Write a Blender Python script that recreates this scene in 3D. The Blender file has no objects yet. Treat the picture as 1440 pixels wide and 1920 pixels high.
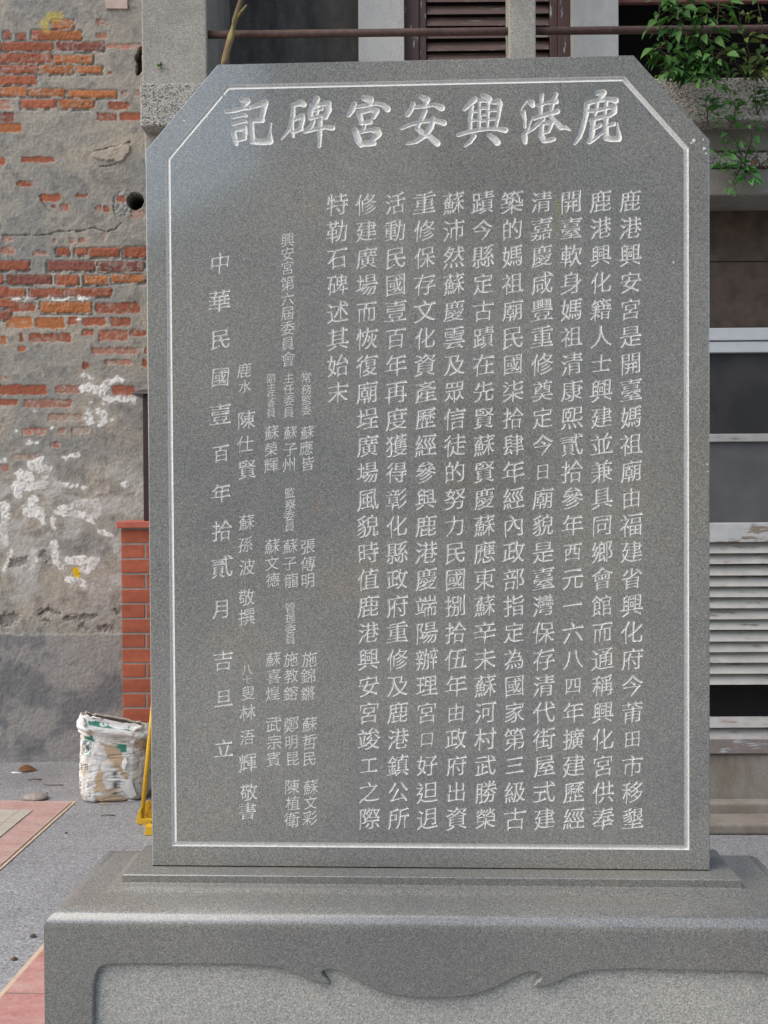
import bpy, bmesh, math, random
import numpy as np
from mathutils import Vector, Matrix, geometry
R = math.radians
C = bpy.context.scene.collection
scene = bpy.context.scene
rnd = random.Random(7)

# ------------------------------------------------------------------ camera
EYE = np.array([-0.0096, -2.1358, 1.550])
YAW, PITCH, ROLL, FPX = 0.0379, 0.0161, -0.0058, 1870.0
fw = np.array([-math.sin(YAW)*math.cos(PITCH), math.cos(YAW)*math.cos(PITCH), -math.sin(PITCH)])
r0 = np.array([math.cos(YAW), math.sin(YAW), 0.0]); u0 = np.cross(r0, fw)
rt = r0*math.cos(ROLL)+u0*math.sin(ROLL); up = -r0*math.sin(ROLL)+u0*math.cos(ROLL)
cd = bpy.data.cameras.new('camera'); cam = bpy.data.objects.new('camera', cd); C.objects.link(cam)
cd.sensor_fit = 'VERTICAL'; cd.sensor_height = 36.0; cd.lens = FPX/1920*36.0
cd.clip_start = 0.05; cd.clip_end = 400
M = Matrix.Identity(4)
for i in range(3):
    M[i][0], M[i][1], M[i][2], M[i][3] = rt[i], up[i], -fw[i], EYE[i]
cam.matrix_world = M
scene.camera = cam

# ------------------------------------------------------------------ sky, sun, exposure
SUN_EL, SUN_AZ = R(50), R(-114)       # azimuth measured from +Y towards +X : behind the viewer, to the left
w = bpy.data.worlds.new('World'); scene.world = w; w.use_nodes = True
nt = w.node_tree; nt.nodes.clear()
sky = nt.nodes.new('ShaderNodeTexSky'); sky.sky_type = 'NISHITA'; sky.sun_disc = False
sky.sun_elevation = SUN_EL; sky.sun_rotation = SUN_AZ; sky.air_density = 1.5; sky.dust_density = 3.0; sky.ozone_density = 1.0
bg = nt.nodes.new('ShaderNodeBackground'); bg.inputs[1].default_value = 0.15
wo = nt.nodes.new('ShaderNodeOutputWorld')
nt.links.new(sky.outputs[0], bg.inputs[0]); nt.links.new(bg.outputs[0], wo.inputs[0])
sd = bpy.data.lights.new('sun', 'SUN'); sd.energy = 1.1; sd.angle = R(60); sd.color = (1.0, 0.965, 0.90)
so = bpy.data.objects.new('sun', sd); C.objects.link(so)
sdir = Vector((math.sin(SUN_AZ)*math.cos(SUN_EL), math.cos(SUN_AZ)*math.cos(SUN_EL), math.sin(SUN_EL)))
so.rotation_euler = sdir.to_track_quat('Z', 'Y').to_euler(); so.location = sdir*30
scene.view_settings.view_transform = 'Standard'; scene.view_settings.look = 'None'
scene.view_settings.exposure = 0.74; scene.view_settings.gamma = 1.0
scene.cycles.max_bounces = 6; scene.cycles.diffuse_bounces = 4

# ------------------------------------------------------------------ helpers : pixels on real planes
def ray(px, py):
    return fw + rt*((px-720)/FPX) - up*((py-960)/FPX)
def on_y(px, py, y):
    d = ray(px, py); t = (y-EYE[1])/d[1]; return EYE + d*t
def on_z(px, py, z=0.0):
    d = ray(px, py); t = (z-EYE[2])/d[2]; return EYE + d*t
class Frame:
    """upright plane frame turned by ang; (s along, t away from the eye, z up)"""
    def __init__(s, deg):
        a = R(deg); s.ax = np.array([math.cos(a), math.sin(a), 0.]); s.n = np.array([-math.sin(a), math.cos(a), 0.]); s.deg = deg
    def pix(s, px, py, t):
        d = ray(px, py); k = t/(d@s.n); p = d*k
        return float(p@s.ax), float(p[2]+EYE[2])
    def w(s, a, t, z):
        return np.array([EYE[0], EYE[1], 0.]) + s.ax*a + s.n*t + np.array([0, 0, z])

# ------------------------------------------------------------------ helpers : objects
def tag(o, label=None, cat=None, group=None, kind=None):
    if label: o['label'] = label
    if cat: o['category'] = cat
    if group: o['group'] = group
    if kind: o['kind'] = kind
    return o
WL = {}
def empty(name, loc, label, cat, group=None):
    o = bpy.data.objects.new(name, None); C.objects.link(o); o.location = loc; o.empty_display_size = .1
    WL[o] = np.array(loc, float); return tag(o, label, cat, group)
def link(me, name, mat, parent=None, base=None):
    """link a mesh whose vertices are in world space"""
    o = bpy.data.objects.new(name, me)
    b = WL[parent] if parent is not None else np.array(base if base is not None else (0, 0, 0), float)
    if np.any(b):
        co = np.empty(len(me.vertices)*3); me.vertices.foreach_get('co', co)
        co = (co.reshape(-1, 3)-b).ravel(); me.vertices.foreach_set('co', co)
    if parent is not None: o.parent = parent
    else: o.location = b
    WL[o] = b
    for m in (mat if isinstance(mat, (list, tuple)) else [mat]): me.materials.append(m)
    C.objects.link(o); me.update(); return o
class MB:
    def __init__(s): s.v = []; s.f = []; s.sm = []
    def add(s, vs, fs, smooth=False):
        n = len(s.v); s.v += [tuple(map(float, v)) for v in vs]; s.f += [tuple(i+n for i in f) for f in fs]; s.sm += [smooth]*len(fs)
    def hexa(s, p):
        s.add(p, [(0, 3, 2, 1), (4, 5, 6, 7), (0, 1, 5, 4), (1, 2, 6, 5), (2, 3, 7, 6), (3, 0, 4, 7)])
    def box(s, fr, s0, s1, t0, t1, z0, z1):
        s.hexa([fr.w(s0, t0, z0), fr.w(s1, t0, z0), fr.w(s1, t1, z0), fr.w(s0, t1, z0), fr.w(s0, t0, z1), fr.w(s1, t0, z1), fr.w(s1, t1, z1), fr.w(s0, t1, z1)])
    def abox(s, x0, x1, y0, y1, z0, z1):
        s.hexa([(x0, y0, z0), (x1, y0, z0), (x1, y1, z0), (x0, y1, z0), (x0, y0, z1), (x1, y0, z1), (x1, y1, z1), (x0, y1, z1)])
    def tube(s, pts, rad, n=10, smooth=True):
        pts = [np.array(p, float) for p in pts]; m = len(pts)
        if not hasattr(rad, '__len__'): rad = [rad]*m
        rings = []; ref = np.array([0.3, 0.2, 1.0])
        for i in range(m):
            d = pts[min(i+1, m-1)]-pts[max(i-1, 0)]; d = d/np.linalg.norm(d)
            a = np.cross(d, ref)
            if np.linalg.norm(a) < .2: a = np.cross(d, np.array([1, 0, 0.]))
            a /= np.linalg.norm(a); b = np.cross(d, a)
            rings.append([pts[i]+rad[i]*(math.cos(2*math.pi*k/n)*a+math.sin(2*math.pi*k/n)*b) for k in range(n)])
        vs = [p for r_ in rings for p in r_]; fs = []
        for i in range(m-1):
            for k in range(n):
                k2 = (k+1) % n; fs.append((i*n+k, i*n+k2, (i+1)*n+k2, (i+1)*n+k))
        fs.append(tuple(range(n-1, -1, -1))); fs.append(tuple((m-1)*n+k for k in range(n)))
        s.add(vs, fs, smooth)
    def build(s, name, mat, parent=None, base=None, bevel=0, fix=True):
        me = bpy.data.meshes.new(name); me.from_pydata(s.v, [], s.f)
        me.polygons.foreach_set('use_smooth', s.sm)
        if fix:
            bm = bmesh.new(); bm.from_mesh(me); bmesh.ops.recalc_face_normals(bm, faces=bm.faces); bm.to_mesh(me); bm.free()
        o = link(me, name, mat, parent, base)
        if bevel:
            b = o.modifiers.new('bevel', 'BEVEL'); b.width = bevel; b.segments = 2; b.limit_method = 'ANGLE'
        return o
def np_mesh(name, V, F, smooth=True, col=None, attr=None):
    """fast mesh from arrays, F (n,4)"""
    me = bpy.data.meshes.new(name); V = np.asarray(V, np.float32); F = np.asarray(F, np.int32)
    me.vertices.add(len(V)); me.vertices.foreach_set('co', V.ravel())
    k = F.shape[1]; me.loops.add(F.size); me.loops.foreach_set('vertex_index', F.ravel())
    me.polygons.add(len(F)); me.polygons.foreach_set('loop_start', np.arange(0, F.size, k, dtype=np.int32))
    me.polygons.foreach_set('use_smooth', np.full(len(F), smooth))
    me.update(calc_edges=True)
    if col is not None:
        a = me.color_attributes.new('Col', 'FLOAT_COLOR', 'POINT')
        c4 = np.ones((len(V), 4), np.float32); c4[:, :3] = col; a.data.foreach_set('color', c4.ravel())
    return me
def grid_faces(nu, nv):
    i = np.arange(nu-1)[None, :]+np.arange(nv-1)[:, None]*nu; i = i.ravel()
    return np.stack([i, i+1, i+nu+1, i+nu], 1)
def compact(V, F):
    u, inv = np.unique(F, return_inverse=True); return V[u], inv.reshape(F.shape), u

# ------------------------------------------------------------------ numpy noise
def vnoise(x, y, seed):
    g = np.random.RandomState(seed).rand(257, 257)
    xi = np.floor(x).astype(int); yi = np.floor(y).astype(int); fx = x-xi; fy = y-yi
    fx = fx*fx*(3-2*fx); fy = fy*fy*(3-2*fy); xi %= 256; yi %= 256
    return (g[yi, xi]*(1-fx)+g[yi, xi+1]*fx)*(1-fy)+(g[yi+1, xi]*(1-fx)+g[yi+1, xi+1]*fx)*fy
def fbm(x, y, seed, o=4):
    t = 0; a = .5; n = 0
    for k in range(o): t = t+a*vnoise(x*2**k, y*2**k, seed+k); n += a; a *= .5
    return t/n
def sstep(a, b, x):
    t = np.clip((x-a)/(b-a), 0, 1); return t*t*(3-2*t)
def seg_sdf(X, Y, pts):
    """signed distance (negative inside) to a brush stroke of varying radius, and the local radius"""
    best = np.full(X.shape, 1e9)
    if len(pts) == 1:
        return np.hypot(X-pts[0][0], Y-pts[0][1])-pts[0][2]
    for (x0, y0, a), (x1, y1, b) in zip(pts[:-1], pts[1:]):
        dx, dy = x1-x0, y1-y0; t = np.clip(((X-x0)*dx+(Y-y0)*dy)/(dx*dx+dy*dy+1e-9), 0, 1)
        best = np.minimum(best, np.hypot(X-x0-t*dx, Y-y0-t*dy)-(a+(b-a)*t))
    return best

# ------------------------------------------------------------------ materials
def srgb(r_, g_, b_):
    f = lambda c: ((c/255+.055)/1.055)**2.4 if c/255 > .04045 else c/255/12.92
    return (f(r_), f(g_), f(b_))
class NT:
    def __init__(s, name, rough=.8, spec=.4):
        s.m = bpy.data.materials.new(name); s.m.use_nodes = True; s.t = s.m.node_tree; s.b = s.t.nodes['Principled BSDF']
        s.b.inputs['Roughness'].default_value = rough; s.b.inputs['Specular IOR Level'].default_value = spec
        s.co = s.t.nodes.new('ShaderNodeTexCoord').outputs['Object']
    def n(s, t, **k):
        x = s.t.nodes.new(t)
        for a, b in k.items(): setattr(x, a, b)
        return x
    def l(s, a, b): s.t.links.new(a, b)
    def mapped(s, sc=(1, 1, 1)):
        m = s.n('ShaderNodeMapping'); m.inputs['Scale'].default_value = sc; s.l(s.co, m.inputs[0]); return m.outputs[0]
    def noise(s, scale, detail=3, rough=.55, co=None):
        x = s.n('ShaderNodeTexNoise'); x.inputs['Scale'].default_value = scale; x.inputs['Detail'].default_value = detail; x.inputs['Roughness'].default_value = rough
        s.l(co or s.co, x.inputs['Vector']); return x.outputs['Fac']
    def voro(s, scale, out='Color', co=None):
        x = s.n('ShaderNodeTexVoronoi'); x.inputs['Scale'].default_value = scale; s.l(co or s.co, x.inputs['Vector'])
        if out == 'Distance': return x.outputs['Distance']
        p = s.n('ShaderNodeSeparateColor'); s.l(x.outputs['Color'], p.inputs[0]); return p.outputs[0]
    def ramp(s, fac, stops, interp='LINEAR'):
        x = s.n('ShaderNodeValToRGB'); x.color_ramp.interpolation = interp; e = x.color_ramp.elements
        while len(e) < len(stops): e.new(.5)
        for q, (p, c) in zip(e, stops):
            q.position = p; q.color = (*c, 1) if hasattr(c, '__len__') else (c, c, c, 1)
        s.l(fac, x.inputs[0]); return x.outputs[0]
    def mix(s, fac, a, b, mode='MIX'):
        x = s.n('ShaderNodeMix', data_type='RGBA', blend_type=mode)
        for inp, v in ((x.inputs[0], fac), (x.inputs[6], a), (x.inputs[7], b)):
            if isinstance(v, bpy.types.NodeSocket): s.l(v, inp)
            elif hasattr(v, '__len__'): inp.default_value = (*v, 1)
            else: inp.default_value = v if inp.type == 'VALUE' else (v, v, v, 1)
        return x.outputs[2]
    def col(s, c): s.l(c, s.b.inputs['Base Color']) if isinstance(c, bpy.types.NodeSocket) else setattr(s.b.inputs['Base Color'], 'default_value', (*c, 1)); return s
    def rough(s, c): s.l(c, s.b.inputs['Roughness']); return s
    def bump(s, h, dist=.002, strength=.6):
        x = s.n('ShaderNodeBump'); x.inputs['Distance'].default_value = dist; x.inputs['Strength'].default_value = strength
        s.l(h, x.inputs['Height']); s.l(x.outputs[0], s.b.inputs['Normal']); return s
    def attr(s, name='Col'):
        x = s.n('ShaderNodeAttribute', attribute_name=name); return x.outputs['Color']

def granite(name, k=1.0, rough=.38, spec=.5, sc=360, contrast=1.0, bump=0.0, stain_reflect=.5, spots=False):
    n = NT(name, rough, spec)
    g = lambda v, t=(1, 1, 1): tuple(max(0.01, (.20+(v-.20)*contrast)*k*t[i]*(1.005, 1.005, .965)[i]) for i in range(3))
    grain = n.ramp(n.voro(sc), [(0, g(.06)), (.16, g(.11)), (.34, g(.17, (1, 1, 1.02))), (.55, g(.215, (1.03, 1, .96))), (.76, g(.27)), (.90, g(.33, (1.10, .98, .86))), (.96, g(.40))])
    fine = n.ramp(n.noise(900, 2), [(.3, .72), (.7, 1.28)])
    c = n.mix(1.0, grain, fine, 'MULTIPLY')
    big = n.ramp(n.noise(1.7, 6, .58), [(.34, (.80, .83, .84)), (.5, (1, 1.005, .98)), (.66, (1.17, 1.145, 1.06))])  # broad stone tone, boosted to paint in cloudy reflections
    c = n.mix(min(1.0, stain_reflect*2), c, n.mix(1.0, c, big, 'MULTIPLY'))
    red = n.ramp(n.noise(5.5, 3, .5), [(.60, 0.0), (.74, 1.0)])
    rf = n.n('ShaderNodeMath', operation='MULTIPLY'); n.l(red, rf.inputs[0]); rf.inputs[1].default_value = .9*stain_reflect
    c = n.mix(rf.outputs[0], c, n.mix(1.0, c, (1.12, .98, .90), 'MULTIPLY'))
    if spots:
        for cx, cz, wx, hz, tint, am in ((.283, 2.14, .030, .13, (1.12, 1.08, .72), .8), (-.232, 1.535, .030, .06, (1.25, .86, .80), .6), (.02, 2.03, .06, .05, (1.12, .95, .88), .5), (-.43, 1.50, .02, .09, (1.15, .92, .90), .5), (.50, 1.45, .05, .10, (1.10, .96, .90), .5), (.1, .95, .5, .09, (.88, .88, .88), .6)):
            a = n.n('ShaderNodeVectorMath', operation='SUBTRACT'); n.l(n.co, a.inputs[0]); a.inputs[1].default_value = (cx, 0, cz)
            b_ = n.n('ShaderNodeVectorMath', operation='MULTIPLY'); n.l(a.outputs[0], b_.inputs[0]); b_.inputs[1].default_value = (1/wx, 0, 1/hz)
            d_ = n.n('ShaderNodeVectorMath', operation='LENGTH'); n.l(b_.outputs[0], d_.inputs[0])
            ad = n.n('ShaderNodeMath', operation='MULTIPLY_ADD'); n.l(n.noise(28, 5, .65), ad.inputs[0]); ad.inputs[1].default_value = 1.3; n.l(d_.outputs['Value'], ad.inputs[2])
            c = n.mix(n.ramp(ad.outputs[0], [(.72, am), (1.35, 0.)]), c, n.mix(1.0, c, tint, 'MULTIPLY'))
    n.col(c)
    n.rough(n.ramp(n.noise(300, 2), [(.3, max(.04, rough-.05)), (.7, rough+.06)]))
    n.b.inputs['IOR'].default_value = 1.6 if spec > .5 else 1.45
    if bump: n.bump(n.noise(260, 3, .6), .003, bump)
    return n.m
def speckle(name, stops, sc, rough=.9, bump=.5, dist=.004, tone=(.85, 1.12), tint=None):
    n = NT(name, rough, .25)
    c = n.ramp(n.voro(sc), stops)
    c = n.mix(1.0, c, n.ramp(n.noise(3.0, 5, .65), [(.3, tone[0]), (.7, tone[1])]), 'MULTIPLY')
    c = n.mix(1.0, c, n.ramp(n.noise(sc*2.2, 2), [(.3, .8), (.7, 1.2)]), 'MULTIPLY')
    if tint: c = n.mix(n.ramp(n.noise(7, 5, .7), [(.5, 0.), (.72, .7)]), c, tint)
    n.col(c); n.bump(n.voro(sc, 'Distance'), dist, bump); return n.m
def plaster(name, a, b, rough=.92, sc=6, bump=.4, dirt=None):
    n = NT(name, rough, .25)
    c = n.mix(n.ramp(n.noise(sc, 6, .65), [(.3, 0.), (.7, 1.)]), a, b)
    c = n.mix(1.0, c, n.ramp(n.noise(160, 3), [(.3, .86), (.7, 1.14)]), 'MULTIPLY')
    if dirt: c = n.mix(n.ramp(n.noise(sc*.7, 7, .7, n.mapped((1.6, 1.6, .6))), [(.48, 0.), (.7, .85)]), c, dirt)
    n.col(c); n.bump(n.noise(70, 6, .65), .004, bump); return n.m
def painted(name, paint, wood, lo=.52, hi=.6, sc=(3, 14, 30), rough=.6):
    n = NT(name, rough, .35)
    co = n.mapped(sc)
    grain = n.ramp(n.noise(9, 5, .65, n.mapped((1.5, 30, 60))), [(.3, .7), (.7, 1.25)])
    wd = n.mix(1.0, wood, grain, 'MULTIPLY')
    pt = n.mix(1.0, paint, n.ramp(n.noise(12, 5, .6), [(.3, .86), (.7, 1.08)]), 'MULTIPLY')
    f = n.ramp(n.noise(3.2, 7, .68, co), [(lo, 0.), (hi, 1.)])
    n.col(n.mix(f, pt, wd)); n.bump(n.mix(f, 1.0, grain), .002, .5); return n.m
def plain(name, c, rough=.6, spec=.4, metal=0, var=.15, sc=20, bump=0):
    n = NT(name, rough, spec); n.b.inputs['Metallic'].default_value = metal
    n.col(n.mix(1.0, c, n.ramp(n.noise(sc, 5, .6), [(.3, 1-var), (.7, 1+var)]), 'MULTIPLY'))
    if bump: n.bump(n.noise(sc*5, 4), .002, bump)
    return n.m
def leafmat(name, a, b, c3=None):
    n = NT(name, .6, .3)
    c = n.mix(n.ramp(n.attr('Col'), [(0., 0.), (1., 1.)]), a, b)
    c = n.mix(1.0, c, n.ramp(n.noise(60, 3), [(.3, .8), (.7, 1.2)]), 'MULTIPLY')
    n.col(c); n.b.inputs['Transmission Weight'].default_value = 0.0
    tr = n.n('ShaderNodeBsdfTranslucent'); n.l(n.mix(1.0, c, (1.3, 1.5, .6), 'MULTIPLY'), tr.inputs[0])
    mx = n.n('ShaderNodeMixShader'); mx.inputs[0].default_value = .22
    out = n.t.nodes['Material Output']; n.l(n.b.outputs[0], mx.inputs[1]); n.l(tr.outputs[0], mx.inputs[2]); n.l(mx.outputs[0], out.inputs[0])
    return n.m

GR = granite('honed granite', 1.05, .10, 1.0, sc=560, contrast=.56, spots=True)
GRP = granite('honed granite plinth', .87, .19, .85, sc=560, contrast=.56, stain_reflect=.4)
CARVE = NT('chiselled granite', .95, .2)
CARVE.col(CARVE.mix(1.0, CARVE.ramp(CARVE.voro(420), [(0, (.58, .57, .545)), (.5, (.72, .71, .68)), (1, (.82, .805, .775))]), CARVE.ramp(CARVE.noise(700, 2), [(.3, .85), (.7, 1.12)]), 'MULTIPLY'))
CARVE.bump(CARVE.noise(500, 3), .001, .5); CARVE = CARVE.m
HAMMER = granite('bush hammered granite', 1.82, .85, .25, sc=430, contrast=.48, bump=.5, stain_reflect=.25)

# ================================================================== GROUND
def floor_poly(name, pts, z, mat, kind='structure', par=None):
    me = bpy.data.meshes.new(name); me.from_pydata([(p[0], p[1], z) for p in pts], [], [tuple(range(len(pts)))])
    bm = bmesh.new(); bm.from_mesh(me)
    if bm.faces[:][0].normal.z < 0: bmesh.ops.reverse_faces(bm, faces=bm.faces[:])
    bm.to_mesh(me); bm.free()
    o = link(me, name, mat); tag(o, kind=kind); return o
n = NT('grey paving', .62, .4)
c = n.ramp(n.voro(170), [(0, (.135, .134, .136)), (.3, (.208, .208, .213)), (.7, (.26, .26, .266)), (1, (.37, .37, .376))])
c = n.mix(1.0, c, n.ramp(n.noise(1.7, 6, .62), [(.3, .80), (.7, 1.16)]), 'MULTIPLY')
c = n.mix(n.ramp(n.noise(6, 7, .7), [(.56, 0.), (.75, .35)]), c, (.20, .175, .15))
n.col(c); n.bump(n.noise(220, 4), .002, .4)
PAVE = n.m
floor_poly('ground', [(-60, -60), (60, -60), (60, 60), (-60, 60)], 0, PAVE)
def stone_tile(name, a, b, joint, sx, sy, rot=0.0):
    n = NT(name, .55, .4)
    m = n.n('ShaderNodeMapping'); m.inputs['Rotation'].default_value = (0, 0, rot); n.l(n.co, m.inputs[0])
    br = n.n('ShaderNodeTexBrick'); br.offset = 0; n.l(m.outputs[0], br.inputs[0]); br.inputs['Scale'].default_value = 1
    br.inputs['Brick Width'].default_value = sx; br.inputs['Row Height'].default_value = sy; br.inputs['Mortar Size'].default_value = .004
    br.inputs['Color1'].default_value = (1, 1, 1, 1); br.inputs['Color2'].default_value = (.8, .8, .8, 1); br.inputs['Mortar'].default_value = (0, 0, 0, 1)
    c = n.mix(n.ramp(n.noise(5, 6, .7, n.mapped((1.2, 3, 1))), [(.3, 0.), (.7, 1.)]), a, b)
    c = n.mix(n.ramp(n.noise(3.1, 7, .72, n.mapped((1, 2.2, 1))), [(.50, 0.), (.70, .55)]), c, (.47, .40, .36))
    c = n.mix(1.0, c, n.ramp(n.noise(90, 3), [(.3, .85), (.7, 1.15)]), 'MULTIPLY')
    n.col(n.mix(br.outputs['Fac'], c, joint)); n.bump(n.noise(30, 5), .003, .3); return n.m
PINK = stone_tile('pink stone paving', (.34, .185, .165), (.46, .315, .285), (.38, .30, .24), .45, .30)
RED = stone_tile('red stone paving', (.36, .145, .125), (.48, .27, .24), (.22, .15, .12), .45, .30)
BEIGE = stone_tile('beige stone paving', (.36, .31, .25), (.44, .42, .36), (.30, .25, .19), .5, .5)
CREAM = plain('cream joint', (.50, .38, .27), .8)
f = lambda px, py: on_z(px, py)[:2]
P1 = f(143, 1504); xl = P1[0]
# inlaid pink border with beige field, its right edge running towards the viewer
ex = f(0, 1633)
dv = (P1-ex)/np.linalg.norm(P1-ex); pv = np.array([-1.0, 0.02])
near = P1-dv*7.0; far_l = P1+pv*6
floor_poly('joint_strip', [P1, near, near+pv*6, far_l], .004, CREAM)
q = lambda a, b: P1-dv*a+pv*b
floor_poly('pink_paving', [q(.016, .016), q(7, .016), q(7, 6), q(.016, 6)], .008, PINK)
floor_poly('beige_paving', [q(.17, .16), q(7, .16), q(7, 6), q(.17, 6)], .012, BEIGE)
S1 = f(80, 1785); S2 = f(0, 1877); d2 = (S1-S2)/np.linalg.norm(S1-S2)
a0 = S1+d2*.55; a1 = S1-d2*1.3
floor_poly('joint_strip', [a0+(-.02, 0), a1+(-.02, 0), a1+(.82, 0), a0+(.82, 0)], .004, CREAM)
floor_poly('pink_paving', [a0, a1, a1+(.80, 0), a0+(.80, 0)], .008, RED)

# ================================================================== STELE
Z0 = .748; T = .082
SH, SC_, STOP = 1.548, .158, 1.7285
stele = empty('memorial_stele', (0, T/2, 0), 'tall grey granite memorial stele carved with pale Chinese writing on a stepped plinth', 'stele')
def face(px, py):
    p = on_y(px, py, 0.0); return np.array([p[0], p[2]-Z0])
OCT = np.array([(-.6, 0), (.6, 0), (.6, SH), (.6-SC_, STOP), (-.6+SC_, STOP), (-.6, SH)])
def inset(poly, d):
    n_ = len(poly); out = []
    for i in range(n_):
        a, b, c_ = poly[i-1], poly[i], poly[(i+1) % n_]
        e1 = (b-a)/np.linalg.norm(b-a); e2 = (c_-b)/np.linalg.norm(c_-b)
        n1 = np.array([-e1[1], e1[0]]); n2 = np.array([-e2[1], e2[0]])
        m = n1+n2; m /= (1+n1@n2); out.append(b+m*d)
    return np.array(out)
V, F = [], []          # slab, local (u, depth, v)
def ringstrip(V, F, rings):
    n_ = len(rings[0][0]); base = len(V)
    for poly, dep in rings:
        V += [(p[0], dep, p[1]) for p in poly]
    for k in range(len(rings)-1):
        for i in range(n_):
            j = (i+1) % n_; a = base+k*n_
            F.append((a+i, a+j, a+n_+j, a+n_+i))
ringstrip(V, F, [(OCT, T), (OCT, .003), (inset(OCT, .0025), 0.0), (inset(OCT, .044), 0.0)])
F.append(tuple(range(len(OCT)-1, -1, -1)))
GV, GF = [], []        # border groove
ringstrip(GV, GF, [(inset(OCT, .044), 0.0), (inset(OCT, .0458), .0055), (inset(OCT, .0475), .0058), (inset(OCT, .0545), 0.0)])
INNER = inset(OCT, .0545)

# ---- lettering : outlines of the characters, reshaped towards a brush hand
def spline_poly(sp, seg=4):
    pts = []; bp = sp.bezier_points; m = len(bp)
    for i in range(m):
        p0, h0, h1, p1 = bp[i].co, bp[i].handle_right, bp[(i+1) % m].handle_left, bp[(i+1) % m].co
        d = (p1-p0); L = d.length
        straight = L < 1e-6 or (abs(d.cross(h0-p0).z) < 1e-3*max(L, .05) and abs(d.cross(h1-p0).z) < 1e-3*max(L, .05))
        pts.append((p0.x, p0.y))
        if not straight:
            for v in geometry.interpolate_bezier(p0, h0, h1, p1, seg+1)[1:-1]: pts.append((v.x, v.y))
    out = []
    for p in pts:
        if not out or math.hypot(p[0]-out[-1][0], p[1]-out[-1][1]) > 2e-3: out.append(p)
    if len(out) > 1 and math.hypot(out[0][0]-out[-1][0], out[0][1]-out[-1][1]) < 2e-3: out.pop()
    return np.array(out)
def area(p): return .5*np.sum(p[:, 0]*np.roll(p[:, 1], -1)-np.roll(p[:, 0], -1)*p[:, 1])
tc = bpy.data.curves.new('lettering', 'FONT'); to = bpy.data.objects.new('lettering', tc); C.objects.link(to)
GL = {}
def glyph(ch, thin=False):
    if (ch, thin) in GL: return GL[(ch, thin)]
    tc.body = ch; dg = bpy.context.evaluated_depsgraph_get(); dg.update()
    cu = to.to_curve(dg, apply_modifiers=False)
    P = [spline_poly(s) for s in cu.splines if len(s.bezier_points) > 2]; to.to_curve_clear()
    P = [p for p in P if len(p) > 2]
    if not P: return []
    sg = 1 if area(max(P, key=lambda p: abs(area(p)))) > 0 else -1
    out = []
    for p in P:
        m = len(p); q = p.copy()
        for i in range(m):
            A, B = p[i], p[(i+1) % m]; e = B-A; L = np.linalg.norm(e)
            if L > .115 or L < .02: continue
            pr = A-p[i-1]; nx = p[(i+2) % m]-B; lp, ln = np.linalg.norm(pr), np.linalg.norm(nx)
            if lp < .012 or ln < .012: continue
            pr = pr/lp; nx = nx/ln
            if pr@nx > -.6: continue
            if sg*(pr[0]*e[1]-pr[1]*e[0]) <= 0: continue
            d = pr-nx; d /= np.linalg.norm(d); mid = (A+B)/2
            hi, lo = (i, (i+1) % m) if A[1] > B[1] else ((i+1) % m, i)
            lf, rg = (i, (i+1) % m) if A[0] < B[0] else ((i+1) % m, i)
            ex = min(.05, .14*max(lp, ln)); ev = 1.0 if not thin else .5
            if d[0] > .8: q[hi] += (-.035+ex*.5, .055*ev); q[lo] += (.020+ex*.6, -.012*ev)
            elif d[0] < -.8: q[hi] += (-.008-ex*.8, .006); q[lo] += (.012-ex*.4, .012)
            elif d[1] > .8: q[lf] += (-.020, .022); q[rg] += (.006, -.022)
            elif d[1] < -.8:
                q[i] = mid+(A-mid)*.5+d*.02; q[(i+1) % m] = mid+(B-mid)*.5+d*.02
            elif d[0] < 0 and d[1] < 0:
                q[i] = mid+(A-mid)*.25+d*(.03+ex); q[(i+1) % m] = mid+(B-mid)*.25+d*(.03+ex)
            elif d[0] > 0 and d[1] < 0:
                q[i] = mid+(A-mid)*1.6+d*ex*.5; q[(i+1) % m] = mid+(B-mid)*1.35+d*(.025+ex)
        nq = []                                                     # a brush stroke is narrower at its waist than at its ends
        for i in range(m):
            A, B = q[i], q[(i+1) % m]; e = B-A; L = np.linalg.norm(e); nq.append(A)
            if L > .17:
                inn = np.array([-e[1], e[0]])/L*sg; k_ = (.023 if abs(e[0]) > abs(e[1]) else .013)*(.5 if thin else 1)
                for t_, w_ in ((.2, .55), (.45, 1.0), (.7, .75)): nq.append(A+e*t_+inn*k_*w_)
        q = np.array(nq)-np.array([.5, .38])
        q[:, 1] += .14*q[:, 0]; q[:, 0] *= .96; q[:, 0] += .02*q[:, 1]
        e_ = np.roll(q, -1, 0)-q; e_ = e_/(np.linalg.norm(e_, axis=1)[:, None]+1e-9); n_ = np.stack([e_[:, 1], -e_[:, 0]], 1)*sg
        n_ = n_+np.roll(n_, 1, 0); n_ = n_/np.maximum(np.linalg.norm(n_, axis=1)[:, None], .8)
        q = q+n_*(np.array([-.001, -.003]) if thin else np.array([.009, .001]))
        out.append(q)
    GL[(ch, thin)] = (sg, out); return GL[(ch, thin)]
IV, IF_ = [], []       # inscription walls
DEP, WID = .0025, .0026
rects = []
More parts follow.
